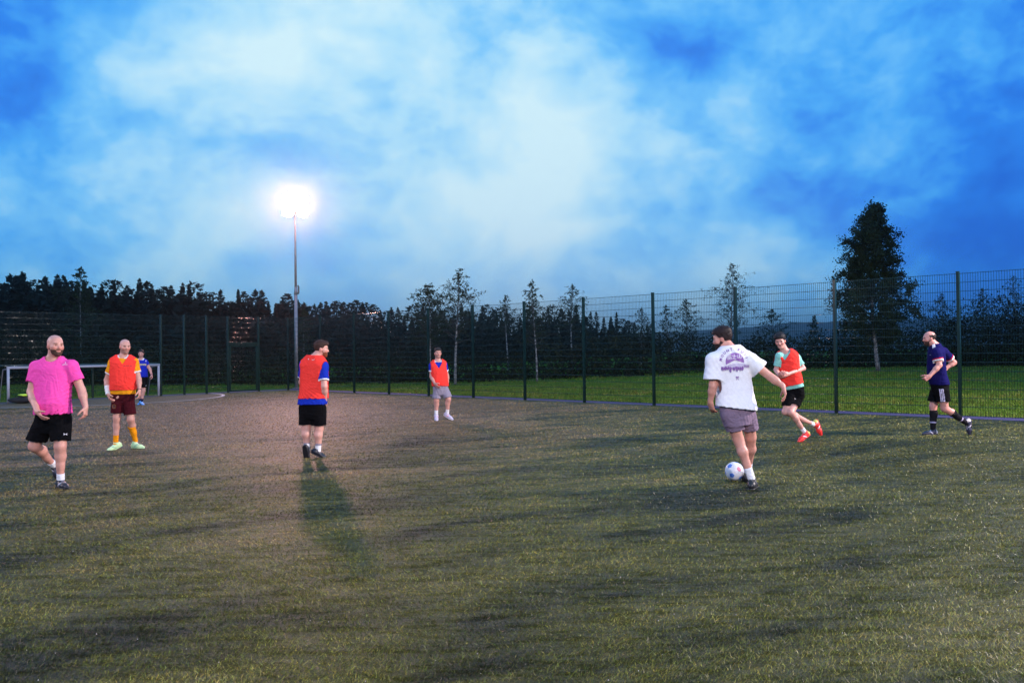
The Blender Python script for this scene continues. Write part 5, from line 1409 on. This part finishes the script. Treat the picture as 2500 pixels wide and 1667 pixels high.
decal('pink', 'shorts', 'leg_logo', [[(540, 966), (545, 966), (549, 972), (562, 972), (566, 966), (571, 966), (568, 974), (571, 982), (566, 982), (562, 976), (549, 976), (545, 982), (540, 982), (543, 974)]], (.62, .60, .66), K1)
decal('amber', 'shorts', 'badge', [[(970 + 17 * math.cos(a), 738 + 19 * math.sin(a)) for a in np.linspace(0, 6.28, 16)[:-1]]], (.20, .075, .02), K1)
decal('amber', 'shorts', 'badge_ring', [[(970 + 10 * math.cos(a), 738 + 11 * math.sin(a)) for a in np.linspace(0, 6.28, 14)[:-1]]], (.07, .012, .012), K1, .007)
decal('amber', 'bib', 'bib_print', [[(1050, 393), (1066, 391), (1066, 397), (1050, 399)], [(1072, 391), (1098, 390), (1098, 395), (1072, 397)], [(1104, 391), (1122, 392), (1122, 397), (1104, 396)]], (.48, .03, .025), K1)
kc = CROP[5]
blk = [[(x, 503 + 2 * math.sin(x)), (x + 15, 502), (x + 16, 540), (x, 541)] for x in range(342, 500, 20)]
decal('keeper', 'shirt', 'chest_lettering', blk, (.50, .42, .30), kc, .006)
decal('keeper', 'shirt', 'crest', [[(478, 430), (502, 430), (502, 455), (490, 468), (478, 455)]], (.42, .36, .62), kc, .006)
decal('keeper', 'shorts', 'leg_logo', [[(472, 972), (486, 962), (502, 958), (490, 978)]], (.6, .6, .62), kc, .006)
decal('centre', 'bib', 'size_tag', [[(360, 376), (370, 373), (372, 382), (362, 385)], [(396, 382), (404, 392), (418, 388), (424, 376), (419, 376), (414, 385), (405, 387), (400, 380)]], (.85, .45, .42), K2)
decal('runner', 'bib', 'bib_print', [[(874, 405), (908, 406), (908, 412), (874, 411)]], (.40, .02, .02), K3)
decal('runner', 'shorts', 'leg_logo', [[(980, 690), (984, 702), (995, 680), (986, 697)]], (.8, .78, .8), K3)
decal('navy', 'shirt', 'sleeve_stripe', [[(828, 462), (884, 446), (885, 450), (829, 467)]], (.30, .26, .45), K4)

# ------------------------------------------------------------------ the ball
bc = P(1640 + 500 * K3[2], 760 + 1283 * K3[2], G(1793, 1175.6)[1] + 0.02); BR = 0.109
ball = empty('football', (bc[0], bc[1], 0.012), 'white and blue football by the foot of the white shirted player', 'ball')
bm = bmesh.new(); bmesh.ops.create_icosphere(bm, subdivisions=5, radius=BR)
phi = (1 + 5 ** .5) / 2
ico = np.array([(0, s * 1, t * phi) for s in (-1, 1) for t in (-1, 1)] + [(s * 1, t * phi, 0) for s in (-1, 1) for t in (-1, 1)] + [(t * phi, 0, s * 1) for s in (-1, 1) for t in (-1, 1)]); ico /= np.linalg.norm(ico[0])
rotb = np.array(Matrix.Rotation(0.6, 3, 'X') @ Matrix.Rotation(0.35, 3, 'Y')); ico = ico @ rotb.T
dod = []
for i in range(12):
    for j in range(i):
        for k in range(j):
            if min(ico[i] @ ico[j], ico[j] @ ico[k], ico[i] @ ico[k]) > .4: dod.append(nrm(ico[i] + ico[j] + ico[k]))
cen = np.concatenate([ico, np.array(dod)]); wts = np.array([0.0] * 12 + [-0.012] * 20)
for v in bm.verts:
    d = np.array(v.co) / BR; q = np.sort(cen @ d - np.where(np.arange(32) < 12, .012, 0))[::-1]; v.co *= 1 - 0.022 * math.exp(-((q[0] - q[1]) / .018) ** 2)
me = bpy.data.meshes.new('ball_casing'); bm.to_mesh(me); bm.free(); me.polygons.foreach_set('use_smooth', np.ones(len(me.polygons), bool))
ball_m = simple_mat('ball_white', (.74, .74, .80), .35, 0, .05, 12); me.materials.append(ball_m); obj('ball_casing', me, ball, (0, 0, BR))
blue_m = simple_mat('ball_blue', (.10, .22, .66), .35, 0, .25, 14); pinkb_m = simple_mat('ball_pink', (.60, .20, .30), .35, 0, .2, 14)
for i in range(12):
    c = ico[i]; a = nrm(np.cross(c, (.3, .5, .8))); b2 = np.cross(c, a)
    nb_ = sorted(range(12), key=lambda j: -(ico[i] @ ico[j]))[1:6]; ang = sorted(math.atan2(ico[j] @ b2, ico[j] @ a) for j in nb_)
    V = [c * BR * 1.006]; 
    for r_ in (.5, 1.0):
        for k in range(5):
            for f in (0, .5):
                a0 = ang[k]; a1 = ang[(k + 1) % 5] + (2 * math.pi if k == 4 else 0); t0_ = a0 + (a1 - a0) * .5; t1_ = t0_ + (2 * math.pi / 5) * f
                rad = .30 * r_ * (1 if f == 0 else .83); V.append(nrm(c + (a * math.cos(t1_) + b2 * math.sin(t1_)) * rad) * BR * 1.006)
    F = [(0, 1 + k, 1 + (k + 1) % 10) for k in range(10)]; F2 = [(1 + k, 11 + k, 11 + (k + 1) % 10, 1 + (k + 1) % 10) for k in range(10)]
    me = bpy.data.meshes.new('panel'); me.from_pydata([tuple(v) for v in V], [], F + F2); me.materials.append(pinkb_m if i % 4 == 1 else blue_m)
    me.polygons.foreach_set('use_smooth', np.ones(len(me.polygons), bool)); obj('panel', me, ball, (0, 0, BR))
# ------------------------------------------------------------------ thin haze, added to give the lamp its glow
hz_m = bpy.data.materials.new('glow_haze'); hz_m.use_nodes = True
nt = hz_m.node_tree; nt.nodes.clear(); vo = nt.nodes.new('ShaderNodeVolumePrincipled'); oo = nt.nodes.new('ShaderNodeOutputMaterial')
vo.inputs['Color'].default_value = (0.92, 0.92, 0.96, 1); vo.inputs['Density'].default_value = 0.00055; vo.inputs['Anisotropy'].default_value = 0.95
nt.links.new(vo.outputs[0], oo.inputs['Volume'])
mb = MB(); mb.box((-2700, -300, -4), (2700, 4700, 110)); hz = mb.build('haze', hz_m)
tag(hz, 'thin haze over the whole scene, added for the lamp glow', 'haze', kind='stuff')
scene.cycles.volume_bounces = 0
